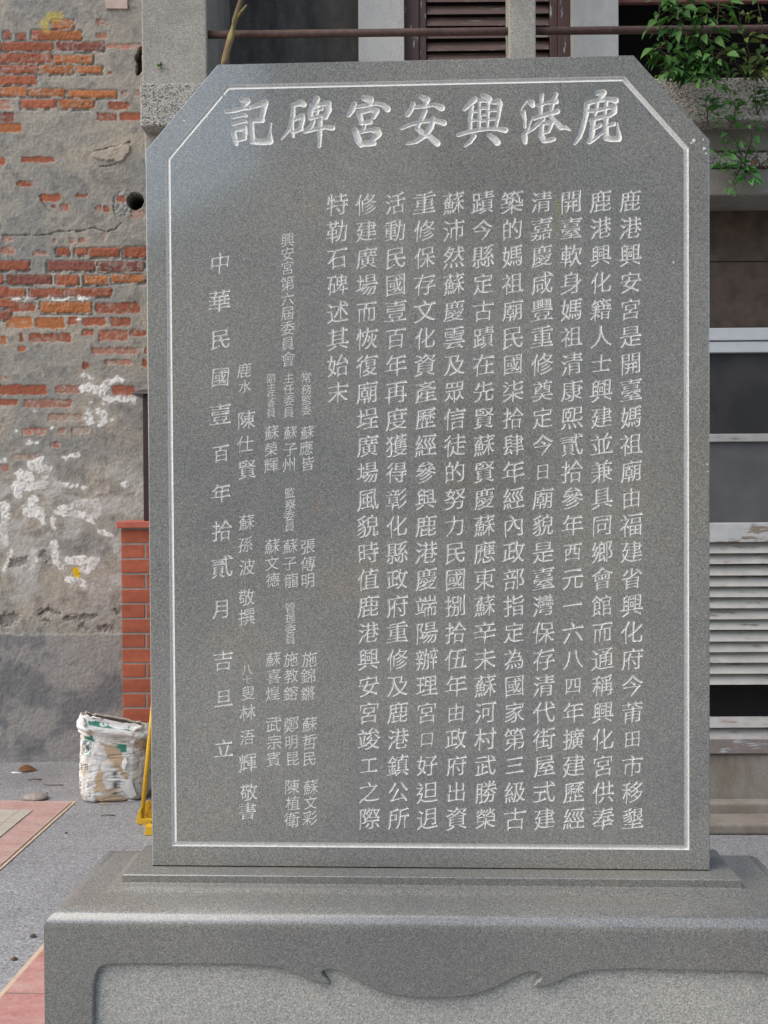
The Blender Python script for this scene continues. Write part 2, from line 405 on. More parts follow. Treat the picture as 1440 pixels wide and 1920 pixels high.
def put_char(ch, cx, cy, size, hw, hh):
    g = glyph(ch, size < .0385)
    if not g: return
    sg, polys = g
    size = size*{'口': .70, '日': .74, '四': .82, '田': .80, '工': .82, '士': .88, '西': .86, '百': .90, '而': .92, '由': .90, '八': .92, '一': .86, '三': .90, '力': .90}.get(ch, 1.0)
    a = rnd.uniform(-.03, .03); k = size*rnd.uniform(.96, 1.05); ca, sa = math.cos(a), math.sin(a)
    x0, x1, y0, y1 = cx-hw, cx+hw, cy-hh, cy+hh
    jit = [rnd.uniform(-.015, .015) for _ in range(4)]
    pts, edges, loops = [Vector((x0, y0)), Vector((x1, y0)), Vector((x1, y1)), Vector((x0, y1))], [(0, 1), (1, 2), (2, 3), (3, 0)], []
    for p in polys:
        w_ = p+np.stack([jit[0]*np.sin(p[:, 1]*7+jit[2]*99), jit[1]*np.sin(p[:, 0]*7+jit[3]*99)], 1)
        q = np.stack([cx+k*(ca*w_[:, 0]-sa*w_[:, 1]), cy+k*(sa*w_[:, 0]+ca*w_[:, 1])], 1)
        q[:, 0] = np.clip(q[:, 0], x0+2e-4, x1-2e-4); q[:, 1] = np.clip(q[:, 1], y0+2e-4, y1-2e-4)
        b = len(pts); m = len(q); pts += [Vector((float(v[0]), float(v[1]))) for v in q]; edges += [(b+i, b+(i+1) % m) for i in range(m)]; loops.append(q)
        # sloping cut walls
        e = np.roll(q, -1, 0)-q; ln = np.linalg.norm(e, axis=1)+1e-12; t = e/ln[:, None]
        nn = np.stack([-t[:, 1], t[:, 0]], 1)*sg; n1 = np.roll(nn, 1, 0); mm = nn+n1; den = np.maximum(1+np.sum(nn*n1, 1), .5); mm = mm/den[:, None]
        kk = min(1.0, size/.05)
        z = len(IV); IV.extend([(v[0], 0.0, v[1]) for v in q]); IV.extend([(v[0], DEP*kk, v[1]) for v in q+mm*WID*kk])
        IF_.extend([(z+i, z+(i+1) % m, z+m+(i+1) % m, z+m+i) for i in range(m)])
    r_ = geometry.delaunay_2d_cdt(pts, edges, [], 0, 1e-6)
    vv = np.array([(v.x, v.y) for v in r_[0]]); ff = np.array(r_[2])
    cen = vv[ff].mean(1); wn = np.zeros(len(cen), int)
    for q in loops:
        a_, b_ = q, np.roll(q, -1, 0)
        for (ax, ay), (bx, by) in zip(a_, b_):
            up_ = (ay <= cen[:, 1]) & (by > cen[:, 1]); dn = (ay > cen[:, 1]) & (by <= cen[:, 1])
            if not (up_.any() or dn.any()): continue
            side = (bx-ax)*(cen[:, 1]-ay)-(cen[:, 0]-ax)*(by-ay)
            wn += (up_ & (side > 0)).astype(int)-(dn & (side < 0)).astype(int)
    keep = ff[wn == 0]; z = len(V)
    V.extend([(v[0], 0.0, v[1]) for v in vv]); F.extend([tuple(z+i for i in t_[::1]) for t_ in keep])
    rects.append((x0, x1, y0, y1))
COLS = ["鹿港興安宮是開臺媽祖廟由福建省興化府今莆田市移墾", "鹿港興化籍人士興建並兼具同鄉會館而通稱興化宮供奉", "開臺軟身媽祖清康熙貳拾參年西元一六八四年擴建歷經",
        "清嘉慶咸豐重修奠定今日廟貌是臺灣保存清代街屋式建", "築的媽祖廟民國柒拾肆年經內政部指定為國家第三級古", "蹟今縣定古蹟在先賢蘇賢慶蘇應東蘇辛未蘇河村武勝榮",
        "蘇沛然蘇慶雲及眾信徒的努力民國捌拾伍年由政府出資", "重修保存文化資產歷經參與鹿港慶端陽辦理宮口好𨑨迌", "活動民國壹百年再度獲得彰化縣政府重修及鹿港鎮公所",
        "修建廣場而恢復廟埕廣場風貌時值鹿港興安宮竣工之際", "特勒石碑述其始末"]
A00, A90, A9z, A0z = face(1181, 376), face(686, 382), face(692, 1534), face(1186, 1535)
for ci, col in enumerate(COLS):
    for ri, ch in enumerate(col):
        u, v = ci/9, ri/23
        p = (A00*(1-u)+A90*u)*(1-v)+(A0z*(1-u)+A9z*u)*v
        put_char(ch, p[0], p[1], .0488, .0292, .0268)
SMALL = [("興", 539, 450, 27), ("安", 539, 476, 26), ("宮", 539, 502, 27), ("第", 539, 531, 27), ("六", 539, 560, 26), ("屆", 539, 587, 27), ("委", 539, 615, 27), ("員", 539, 644, 27), ("會", 540, 673, 29),
    ("常", 574, 708, 21), ("務", 574, 730, 21), ("監", 574, 750, 19), ("委", 574, 769, 19), ("蘇", 576, 811, 27), ("應", 574, 840, 26), ("皆", 577, 869, 27),
    ("主", 541, 709, 21), ("任", 541, 730, 21), ("委", 541, 751, 21), ("員", 541, 773, 21), ("蘇", 544, 811, 27), ("子", 544, 842, 26), ("州", 542, 871, 27),
    ("副", 508, 709, 19), ("主", 508, 726, 16), ("任", 508, 742, 16), ("委", 508, 757, 15), ("員", 508, 774, 18), ("蘇", 509, 811, 27), ("榮", 508, 842, 27), ("輝", 508, 872, 27),
    ("監", 543, 924, 20), ("察", 544, 946, 21), ("委", 542, 967, 20), ("員", 543, 987, 20),
    ("張", 577, 1024, 29), ("傳", 577, 1057, 28), ("明", 577, 1088, 28), ("蘇", 544, 1024, 28), ("子", 543, 1056, 28), ("龍", 546, 1088, 29), ("蘇", 510, 1024, 28), ("文", 510, 1056, 27), ("德", 511, 1087, 28),
    ("管", 544, 1140, 21), ("理", 544, 1160, 19), ("委", 544, 1179, 20), ("員", 544, 1198, 20),
    ("施", 580, 1236, 29), ("錦", 578, 1267, 28), ("鏘", 577, 1300, 28), ("施", 545, 1236, 29), ("教", 546, 1267, 28), ("鎔", 545, 1300, 28), ("蘇", 512, 1236, 28), ("喜", 513, 1268, 28), ("煌", 511, 1300, 28),
    ("蘇", 580, 1358, 30), ("哲", 580, 1391, 29), ("民", 580, 1422, 28), ("鄭", 546, 1358, 29), ("明", 546, 1391, 28), ("昆", 548, 1422, 28), ("武", 513, 1358, 30), ("宗", 514, 1391, 28), ("賓", 513, 1423, 29),
    ("蘇", 582, 1476, 29), ("文", 582, 1505, 27), ("彩", 581, 1534, 30), ("陳", 547, 1475, 29), ("植", 549, 1506, 28), ("衛", 547, 1537, 29),
    ("鹿", 458, 694, 27), ("水", 459, 724, 26), ("陳", 461, 787, 34), ("仕", 459, 832, 32), ("賢", 463, 880, 35),
    ("蘇", 462, 979, 31), ("孫", 460, 1021, 29), ("波", 463, 1063, 32), ("敬", 462, 1120, 32), ("撰", 462, 1156, 31),
    ("八", 463, 1256, 24), ("十", 463, 1274, 17), ("叟", 465, 1299, 27), ("林", 464, 1336, 33), ("浯", 463, 1382, 28), ("輝", 464, 1430, 36), ("敬", 466, 1485, 33), ("書", 464, 1520, 34),
    ("中", 412, 493, 40), ("華", 411, 564, 41), ("民", 413, 635, 40), ("國", 413, 706, 38), ("壹", 413, 777, 39), ("百", 414, 850, 36),
    ("年", 414, 924, 37), ("拾", 416, 994, 39), ("貳", 416, 1062, 41), ("月", 415, 1141, 38), ("吉", 418, 1238, 37), ("旦", 419, 1309, 36), ("立", 419, 1403, 36)]
mpp = .00114
for i, (ch, px, py, sz) in enumerate(SMALL):
    p = face(px, py); hh = sz*.56
    for (c2, qx, qy, s2) in SMALL:
        if abs(qx-px) < 14 and qy != py: hh = min(hh, abs(qy-py)*.497*(1 if s2 == sz else 2*sz/(sz+s2)))
    put_char(ch, p[0], p[1], sz*mpp*1.05, min(sz*.56, 16.2 if px > 490 else 30)*mpp, hh*mpp)
C.objects.unlink(to); bpy.data.objects.remove(to); bpy.data.curves.remove(tc)

# ---- the seven big characters : brush strokes cut as a hollow relief
Z1, Z2, Z3, Z4 = (410, 160), (630, 160), (850, 160), (960, 160)
STROKES = [(Z1, ["265,165,26 330,190,38 280,250,22", "85,310,20 200,290,25 300,265,22 360,265,24", "165,375,18 300,345,20 325,360,14", "165,455,18 290,420,20 325,430,16", "170,540,28 195,640,30 210,690,20",
    "180,525,24 300,495,32 310,560,28 300,620,24", "215,645,22 310,620,22", "395,255,18 480,225,30 540,210,40 530,280,32 500,410,28", "395,415,26 510,410,28", "385,420,24 390,560,28 400,650,32", "400,655,34 500,665,30 600,655,40", "605,655,34 600,540,14 620,440,5",
    "870,235,22 960,205,36 1000,225,30", "875,255,24 870,350,26 850,470,26 790,570,14 735,635,5", "860,480,26 860,540,22 875,600,16", "890,400,20 980,360,30 985,400,30 960,490,28", "880,545,22 970,510,26", "1150,160,36 1130,230,34 1080,290,26",
    "1080,290,30 1075,370,30", "1090,235,22 1200,225,20 1290,210,32 1290,290,34 1250,375,30", "1155,230,22 1155,330,18", "1110,300,14 1210,275,20", "1080,385,26 1170,365,18 1230,350,16", "1110,420,24 1080,490,26 1010,540,22", "1010,545,20 1130,515,22 1260,490,24 1335,500,30", "1190,400,28 1190,560,26 1180,715,18"]),
  (Z2, ["330,150,30 400,170,42 400,215,30", "215,220,28 190,290,30 150,350,24", "240,255,20 350,235,22 470,215,18 560,235,26 605,280,34", "275,340,30 300,440,28", "270,325,28 400,285,26 480,300,30 440,370,26", "310,440,24 400,430,28", "335,470,20 310,540,20",
    "225,530,30 260,640,40 290,700,28", "290,550,18 400,525,20 480,530,38 500,570,38 430,640,26", "300,685,32 440,680,32", "1000,135,24 1065,170,38 1050,220,28", "905,220,26 880,290,28 840,345,28", "920,260,18 1050,245,18 1150,225,20 1240,265,38",
    "1045,300,28 1000,400,26 950,500,24 1010,560,30 1100,600,30 1190,680,34", "1140,400,30 1110,500,32 1040,590,30 940,660,24 830,690,8", "770,505,18 870,460,22 1000,425,22 1150,410,24 1265,440,34"]),
  (Z3, ["250,165,32 190,220,28 130,280,20", "215,250,24 200,380,24 200,500,22", "210,315,16 310,300,14", "210,415,14 320,400,14", "350,120,28 420,160,36", "305,190,18 300,500,18", "410,190,20 400,490,16", "300,175,22 430,180,24", "320,265,18 400,265,18", "330,350,13 400,340,13", "320,420,14 400,410,13",
    "450,200,20 530,190,34 550,220,30", "545,220,28 530,350,22 500,490,18", "420,300,16 530,285,18", "420,400,14 510,390,16", "60,580,22 200,540,22 380,510,20 520,510,24 610,525,32", "240,595,28 200,660,22 135,715,10", "420,585,24 480,630,36 515,670,36",
    "880,180,14 920,210,36 935,235,26", "870,180,10 820,240,7 795,290,5", "820,320,28 840,400,18 840,490,14", "840,640,32 830,580,28 860,540,20 900,450,9 930,375,7", "835,600,34 845,670,22", "1040,120,24 1030,210,24 1025,330,22", "1205,105,24 1170,200,24 1140,320,22", "1000,235,22 1100,205,16 1205,190,32",
    "950,385,24 1080,345,24 1220,305,30", "1060,390,20 1000,450,22 930,510,18 870,555,10", "1140,360,20 1200,430,24 1265,495,32 1310,495,22 1375,530,6", "1040,450,18 1160,430,24 1120,540,18 1060,560,16", "1040,470,24 1030,590,30 1060,640,30", "1060,650,26 1130,645,24 1180,630,22"]),
  (Z4, ["1010,90,28 1070,85,38 1040,150,30", "880,210,26 1000,180,24 1120,160,24 1215,175,36", "880,230,30 870,340,28 830,500,26 790,610,24 735,685,14", "1000,200,22 985,310,20 975,340,16", "1110,190,22 1095,290,20 1090,360,16", "900,300,20 1020,290,20 1130,265,20", "1120,260,18 1200,255,36 1200,310,32 1150,355,22",
    "925,405,18 1000,385,24 1150,350,20", "950,410,28 945,520,32 930,620,26 905,665,24", "960,510,18 1035,470,24", "920,665,20 1000,605,18 1070,550,14", "1105,390,26 1100,500,30 1105,610,34", "1120,475,18 1195,450,26", "1105,615,34 1180,635,28 1250,625,34", "1260,615,30 1245,520,14 1238,440,5"])]
tl, tr_, bl = face(417, 178), face(1172, 164), face(416, 287)
tx0, tx1, ty0, ty1 = tl[0], tr_[0], bl[1], max(tl[1], tr_[1])
nu, nv = int((tx1-tx0)/.00095), int((ty1-ty0)/.00095)
gx, gy = np.meshgrid(np.linspace(tx0, tx1, nu), np.linspace(ty1, ty0, nv))
dep = np.full(gx.shape, 1e9)
wob = (vnoise(gx*120, gy*120, 5)-.5)*.0007
for (ox, oy), sts in STROKES:
    for st in sts:
        pts = []
        for t_ in st.split():
            a, b, r_ = map(float, t_.split(',')); p = face(ox+a/6.261, oy+b/6.261); pts.append((p[0], p[1], r_/6.261*.00114*1.02))
        xa, xb = min(p[0] for p in pts)-.012, max(p[0] for p in pts)+.012; ya, yb = min(p[1] for p in pts)-.012, max(p[1] for p in pts)+.012
        i0, i1 = np.searchsorted(gx[0], [xa, xb]); j0, j1 = np.searchsorted(-gy[:, 0], [-yb, -ya])
        s_ = (slice(max(j0, 0), j1), slice(max(i0, 0), i1))
        if gx[s_].size: dep[s_] = np.minimum(dep[s_], seg_sdf(gx[s_], gy[s_], pts))
dep = dep+wob; dd = np.clip(-dep*1.25, 0, .0044); dd = dd*(1+.08*(vnoise(gx*400, gy*400, 9)-.5))
TV = np.stack([gx.ravel(), dd.ravel(), gy.ravel()], 1); TF = grid_faces(nu, nv)
cut = dd.ravel()[TF].max(1) > 1e-5
TVc, TFc, _ = compact(TV, TF[cut])
flatF = TF[~cut]
# merge the flat remainder of the title strip into rows of the slab (as plain quads)
FVs, FFs, _ = compact(TV, flatF)
z = len(V); V.extend(map(tuple, FVs)); F.extend([tuple(int(i)+z for i in f_) for f_ in FFs])
rects.append((tx0, tx1, ty0, ty1))
# ---- the plain panel around all the lettering
pts = [Vector(map(float, p)) for p in INNER]; m = len(pts); edges = [(i, (i+1) % m) for i in range(m)]
for (x0, x1, y0, y1) in rects:
    b = len(pts); pts += [Vector((x0, y0)), Vector((x1, y0)), Vector((x1, y1)), Vector((x0, y1))]; edges += [(b+i, b+(i+1) % 4) for i in range(4)]
r_ = geometry.delaunay_2d_cdt(pts, edges, [], 1, 1e-6)
vv = np.array([(v.x, v.y) for v in r_[0]]); ff = np.array(r_[2]); cen = vv[ff].mean(1)
keep = np.ones(len(ff), bool)
for (x0, x1, y0, y1) in rects:
    keep &= ~((cen[:, 0] > x0) & (cen[:, 0] < x1) & (cen[:, 1] > y0) & (cen[:, 1] < y1))
z = len(V); V.extend([(v[0], 0.0, v[1]) for v in vv]); F.extend([tuple(z+int(i) for i in t_) for t_ in ff[keep]])
def loc2w(vs): return [(v[0], v[1], v[2]+Z0) for v in vs]
def pymesh(name, vs, fs, mat, parent, smooth=False):
    me = bpy.data.meshes.new(name); me.from_pydata([tuple(map(float, v)) for v in vs], [], [tuple(map(int, f_)) for f_ in fs]); 
    if smooth: me.polygons.foreach_set('use_smooth', [True]*len(me.polygons))
    return link(me, name, mat, parent)
slab = pymesh('slab', loc2w(V), F, GR, stele)
rs = random.Random(12)
for (px, py, rr_) in ((1301, 263, 4.2), (1296, 268, 2.2), (1320, 278, 3.4), (1324, 288, 2.0), (1319, 262, 1.8), (1326, 870, 2.2), (1327, 884, 1.6), (345, 226, 1.8), (388, 219, 2.0), (1263, 492, 2.2)):
    c_ = face(px, py); b = MB(); k_ = 7
    vs = [(c_[0]+rr_*mpp*rs.uniform(.4, 1.1)*math.cos(2*math.pi*i/k_), -.0004, Z0+c_[1]+rr_*mpp*rs.uniform(.5, 1.3)*math.sin(2*math.pi*i/k_)) for i in range(k_)]
    b.add(vs+[(v[0], .002, v[2]) for v in vs], [tuple(range(k_))]+[(i, (i+1) % k_, k_+(i+1) % k_, k_+i) for i in range(k_)]); b.build('chip', CARVE, slab)
pymesh('border_groove', loc2w(GV), GF, CARVE, slab)
z = len(IV); bx0, bx1 = -.50, .53
IV += [(bx0, DEP*.93, .06), (bx1, DEP*.93, .06), (bx1, DEP*.93, 1.44), (bx0, DEP*.93, 1.44)]; IF_.append((z, z+1, z+2, z+3))
pymesh('inscription', loc2w(IV), IF_, CARVE, slab)
pymesh('title_inscription', loc2w(TVc), TFc, CARVE, slab, True)

# ---- plinth with moulded top
PROF = [(.0, 0.0), (.048, 0.0), (.050, -.0015), (.050, -.0165), (.053, -.0185), (.0620, -.0190), (.067, -.0205), (.0745, -.0250), (.081, -.0272), (.094, -.0280), (.112, -.0286), (.130, -.0294), (.142, -.0310), (.152, -.0348), (.161, -.0405), (.168, -.0470), (.172, -.0535), (.173, -.0600)]
def rect_ring(o):
    return np.array([(-.6-o, -o), (.6+o, -o), (.6+o, T+min(o, .05+.5*max(0, o-.05))), (-.6-o, T+min(o, .05+.5*max(0, o-.05)))])
def loft(prof, z_):
    vs, fs = [], []
    for o, h in prof:
        vs += [(p[0], p[1], z_+h) for p in rect_ring(o)]
    for k in range(len(prof)-1):
        for i in range(4): fs.append((k*4+i, k*4+(i+1) % 4, k*4+4+(i+1) % 4, k*4+4+i))
    return vs, fs
vs, fs = loft(PROF, Z0); top_z = Z0-.06
# shoulders and sides down to the ground; the front is the pierced frame built below
n4 = len(PROF)*4-4
b = len(vs); PO = .173
ring = rect_ring(PO); vs += [(p[0], p[1], 0.0) for p in ring]
for i in (1, 2, 3): fs.append((n4+i, n4+(i+1) % 4, b+(i+1) % 4, b+i))
def pf(px, py):
    p = on_y(px, py, -PO); return (float(p[0]), float(p[2]))
half = [pf(*q) for q in [(171, 1990), (172, 1870), (174, 1840), (179, 1822), (188, 1811), (202, 1807), (240, 1806), (330, 1806), (430, 1806), (472, 1808), (500, 1810), (518, 1812), (538, 1817), (556, 1824), (572, 1832), (588, 1839), (604, 1843), (614, 1843),
        (611, 1838), (605, 1834), (601, 1828), (601, 1822), (606, 1818), (613, 1816), (624, 1816), (638, 1820), (660, 1831), (682, 1843), (703, 1853), (724, 1860), (747, 1865), (770, 1868)]]
xc = 0.004
left = [(x, z_) for x, z_ in half]; right = [(2*xc-x, z_) for x, z_ in reversed(half)]
zb = .09
hole = [(left[0][0], zb)]+left[0:]+[(xc, half[-1][1]-.0015)]+right+[(right[-1][0], zb)]
hole = [h for i, h in enumerate(hole) if i == 0 or math.hypot(h[0]-hole[i-1][0], h[1]-hole[i-1][1]) > 1e-4]
pts = [Vector((ring[0][0], 0)), Vector((ring[1][0], 0)), Vector((ring[1][0], top_z)), Vector((ring[0][0], top_z))]
edges = [(0, 1), (1, 2), (2, 3), (3, 0)]; m = len(hole); pts += [Vector(h) for h in hole]; edges += [(4+i, 4+(i+1) % m) for i in range(m)]
r_ = geometry.delaunay_2d_cdt(pts, edges, [], 0, 1e-7)
vv = np.array([(v.x, v.y) for v in r_[0]]); ff = np.array(r_[2]); cen = vv[ff].mean(1)
def inside(poly, c_):
    k = np.zeros(len(c_), bool); p = np.array(poly); q_ = np.roll(p, -1, 0)
    for (ax, ay), (bx, by) in zip(p, q_):
        h = (ay > c_[:, 1]) != (by > c_[:, 1])
        k ^= h & (c_[:, 0] < (bx-ax)*(c_[:, 1]-ay)/((by-ay) if by != ay else 1e-9)+ax)
    return k
ff = ff[~inside(hole, cen)]
b = len(vs); vs += [(v[0], -PO, v[1]) for v in vv]; fs += [tuple(b+int(i) for i in t_) for t_ in ff]
# rounded arris into the recess
ha = np.array(hole); sgn = 1 if area(ha) > 0 else -1
e = np.roll(ha, -1, 0)-ha; t_ = e/(np.linalg.norm(e, axis=1)[:, None]+1e-12); nn = np.stack([-t_[:, 1], t_[:, 0]], 1)*sgn; mm = nn+np.roll(nn, 1, 0); mm /= np.maximum(1+np.sum(nn*np.roll(nn, 1, 0), 1), .6)[:, None]
b = len(vs)
for off, dp in ((0, 0), (.0022, .0015), (.0036, .005), (.0040, .013)):
    vs += [(h[0], -PO+dp, h[1]) for h in ha+mm*off]
for k in range(3):
    fs += [(b+k*m+i, b+k*m+(i+1) % m, b+(k+1)*m+(i+1) % m, b+(k+1)*m+i) for i in range(m)]
me = bpy.data.meshes.new('plinth'); me.from_pydata([tuple(map(float, v)) for v in vs], [], fs)
npf = (len(PROF)-1)*4
me.polygons.foreach_set('use_smooth', [(12 <= i < npf and True) for i in range(len(me.polygons))])
plinth = link(me, 'plinth', GRP, stele); me.set_sharp_from_angle(angle=R(32))
pm = MB(); pm.abox(ring[0][0]+.06, ring[1][0]-.06, -PO+.012, -PO+.03, .05, top_z-.02)
pm.build('recessed_panel', HAMMER, plinth)

# ================================================================== LEFT WALL (plaster fallen off old brick)
LW = Frame(3.4)
c0 = on_z(70, 1428); TL = float((c0-np.array([EYE[0], EYE[1], 0]))@LW.n)
wall = empty('brick_wall', LW.w(LW.pix(60, 1428, TL)[0], TL, 0), 'old red brick wall with grey plaster and white paint flaking off it', 'wall')
X0, X1, Y0, Y1, ST = -330., 345., -60., 1436., 1.5
nu, nv = int((X1-X0)/ST)+1, int((Y1-Y0)/ST)+1
gx, gy = np.meshgrid(np.linspace(X0, X1, nu), np.linspace(Y0, Y1, nv))
wx = gx+(fbm(gx/9, gy/9, 11)-.5)*7+(fbm(gx/2.5, gy/2.5, 19, 2)-.5)*2.5; wy = gy+(fbm(gx/9, gy/9, 31)-.5)*6+(fbm(gx/2.5, gy/2.5, 39, 2)-.5)*2.5
n1 = fbm(gx/60, gy/60, 51, 5); n2 = fbm(gx/14, gy/14, 61, 4); n3 = fbm(gx/3.2, gy/3.2, 71, 3)
L = lambda r_, g_, b_: np.array(srgb(r_, g_, b_))*.98
base = np.array((.315, .292, .256)); warm = np.array((.37, .33, .278)); cool = np.array((.26, .25, .232)); dark = np.array((.165, .158, .148))
col = base[None, None]+(warm-base)*sstep(.5, .68, n1)[..., None]+(cool-base)*sstep(.5, .3, n1)[..., None]
col = col+(dark-col)*(sstep(.56, .76, n2)*.55)[..., None]
col = col*(.80+.40*n3)[..., None]
h = (n2-.5)*.006+(n3-.5)*.0035
# lower cement dado
dado = sstep(1186, 1190, wy+2)
dc = np.array((.275, .264, .252))+(np.array((.155, .157, .163))-np.array((.265, .255, .245)))*sstep(.45, .68, fbm(gx/70, gy/50, 91, 5))[..., None]
dc = dc*(.84+.32*n3)[..., None]
col = col+(dc-col)*dado[..., None]; h = h+dado*.006
# sandy diagonal skim
dg = sstep(0, 10, wy-(272-(gx-137)*.25))*sstep(62, 20, wy-(272-(gx-137)*.25))*sstep(90, 150, gx)
col = col+(np.array((.40, .35, .28))*(.8+.4*n3)[..., None]-col)*(dg*.6)[..., None]
BR = []
def B1(s_, kind, deep=0):
    for r_ in s_.split(';'):
        a = list(map(float, r_.split(','))); BR.append((a[0]*.29167, a[1]*.29167, a[2]*.29167, a[3]*.29167, kind, deep))
def B2(s_, kind, deep=0):
    for r_ in s_.split(';'):
        a = list(map(float, r_.split(','))); BR.append((a[0]/4.8, 500+a[1]/4.8, a[2]/4.8, 500+a[3]/4.8, kind, deep))
B1('330,120,470,180', 'o', 1); B1('620,120,695,155;610,205,690,245;690,450,720,470', 'p'); B1('20,190,65,240;105,205,160,250', 'r', 1); B1('200,188,380,252', 'r', 1); B1('300,190,520,252', 'o', 1)
B1('-60,262,8,318;14,262,335,320', 'r', 1); B1('350,262,665,320', 'd', 1); B1('670,275,905,305', 'p'); B1('-80,335,325,398', 'r', 1); B1('340,345,595,400', 'o', 1); B1('-60,408,235,462', 'r', 1); B1('245,410,470,465;485,415,655,462', 'o', 1)
B1('-50,475,230,535', 'r', 1); B1('-60,548,170,608;185,560,412,612;435,570,745,618', 'o', 1); B1('780,575,820,610;860,570,905,605;-40,632,72,690', 'p'); B1('130,628,355,685', 'r', 1); B1('370,628,600,688', 'o', 1); B1('690,645,835,695;620,712,745,765;770,715,905,765', 'r')
B1('-60,780,133,838', 'o'); B1('130,995,350,1030;-20,1000,30,1050;100,1150,215,1188;250,1235,385,1280;488,1230,560,1255;385,1300,435,1345;612,1300,650,1340;665,1310,700,1345;330,1300,352,1325;750,1240,805,1285', 'r'); B1('840,1340,930,1385', 'p')
B1('15,1510,75,1545;335,1520,360,1545;440,1512,475,1545;500,1512,545,1545;655,1490,680,1530;5,1570,95,1620;200,1600,300,1630', 'p'); B1('360,1575,445,1625;480,1580,555,1625;565,1575,765,1635;790,1570,950,1640', 'r', 1)
B1('-80,1658,185,1722', 'r', 1); B1('300,1660,605,1725;628,1665,925,1730', 'd', 1); B1('-60,1748,18,1810;358,1752,500,1815', 'r', 1); B1('40,1752,325,1812', 'd', 1); B1('540,1755,690,1812;710,1748,935,1800', 'o', 1); B1('-60,1838,160,1895;190,1838,405,1895;412,1835,715,1890', 'r', 1)
B2('-100,300,52,330;60,300,320,380', 'r'); B2('360,292,820,392', 'o', 1); B2('860,300,1260,400', 'r'); B2('50,425,285,535;310,435,580,535', 'o'); B2('610,425,700,500;730,435,945,505;985,435,1170,515', 'r')
B2('165,570,205,655;250,575,640,655;735,540,840,600;880,545,1150,645;1170,545,1310,605;145,695,220,740', 'r'); B2('820,705,1235,765;945,815,1175,860;-10,960,50,1000;345,940,370,970', 'p'); B2('1300,700,1320,760;735,835,800,900;1280,810,1320,880', 'r')
B2('-90,1040,420,1130;1000,1045,1210,1130', 'r'); B2('490,1045,740,1120', 'p'); B2('-60,1170,155,1220', 'r'); B2('205,1170,640,1245', 'p'); B2('420,1300,740,1365;640,1420,800,1485;95,1665,330,1710', 'q'); B2('190,1430,410,1495;520,1430,590,1480;440,1555,530,1605;-20,1760,80,1810', 'p')
rs = random.Random(3)
for yy in list(range(20, 330, 21))+list(range(440, 780, 23)):          # the wall beyond the left edge of the picture
    xx = -330
    while xx < -30:
        l_ = rs.choice([46, 62, 66, 30])
        if rs.random() < .55: BR.append((xx, yy, xx+l_-4, yy+17, rs.choice('rrod'), rs.random() < .5))
        xx += l_
KC = {'r': (.335, .116, .070), 'o': (.40, .156, .068), 'd': (.225, .090, .070), 'p': (.385, .190, .140), 'q': (.37, .25, .19)}
near_deep = np.full(gx.shape, 99.); bh = np.zeros(gx.shape)
bm_all = np.zeros(gx.shape)
for k, (x0, y0, x1, y1, kd, deep) in enumerate(BR):
    i0, i1 = np.searchsorted(gx[0], [x0-14, x1+14]); j0, j1 = np.searchsorted(gy[:, 0], [y0-14, y1+14]); s_ = (slice(j0, j1), slice(i0, i1))
    if not gx[s_].size: continue
    hx, hy = (x1-x0)/2, (y1-y0)/2; rr = min(4.5 if not deep else 2.0, hx*.6, hy*.6)
    if deep: ux, uy = gx*.6+wx*.4, gy*.55+wy*.45
    else: ux, uy = wx, wy
    qx = np.abs(ux[s_]-(x0+x1)/2)-hx+rr; qy = np.abs(uy[s_]-(y0+y1)/2)-hy+rr
    sd_ = np.hypot(np.maximum(qx, 0), np.maximum(qy, 0))+np.minimum(np.maximum(qx, qy), 0)-rr
    mk = sstep(.8, -.8, sd_)
    bc = np.array(KC[kd])*rs.uniform(.86, 1.12); bc = bc[None, None]*(.72+.56*(.5*n2+.5*n3)[s_])[..., None]
    if kd in 'pq' or rs.random() < .35:                                 # a skin of mortar left on the brick
        sk = sstep(.5, .66, fbm(gx[s_]/6, gy[s_]/6, 200+k % 40, 4))*(.75 if kd in 'pq' else .4)
        bc = bc+(np.array((.40, .36, .32))-bc)*sk[..., None]
    col[s_] = col[s_]+(bc-col[s_])*mk[..., None]
    if deep:
        qs = np.abs(uy[s_]-2.2-(y0+y1)/2)-hy+rr; sb_ = np.hypot(np.maximum(qx, 0), np.maximum(qs, 0))+np.minimum(np.maximum(qx, qs), 0)-rr; near_deep[s_] = np.minimum(near_deep[s_], np.maximum(sb_, 0)); h[s_] = h[s_]*(1-mk)+mk*(-.001+(n3[s_]-.5)*.006+(n2[s_]-.5)*.008+.003*np.clip((sd_+3)/-4, -1, 0))
    else: h[s_] = h[s_]*(1-mk)+mk*(-.004+(n3[s_]-.5)*.004)
    bm_all[s_] = np.maximum(bm_all[s_], mk)
gapn = fbm(gx/11, gy/7, 88, 4); gap = sstep(4.5, 1.2, near_deep)*(1-bm_all)*sstep(.36, .56, gapn)  # mortar gaps, shifted below the bricks and darkened for the shadow there
col = col+(np.array((.25, .235, .22))*(.7+.6*n3)[..., None]-col)*(gap*.6)[..., None]; h = h-gap*.013*(.3+1.1*n2)
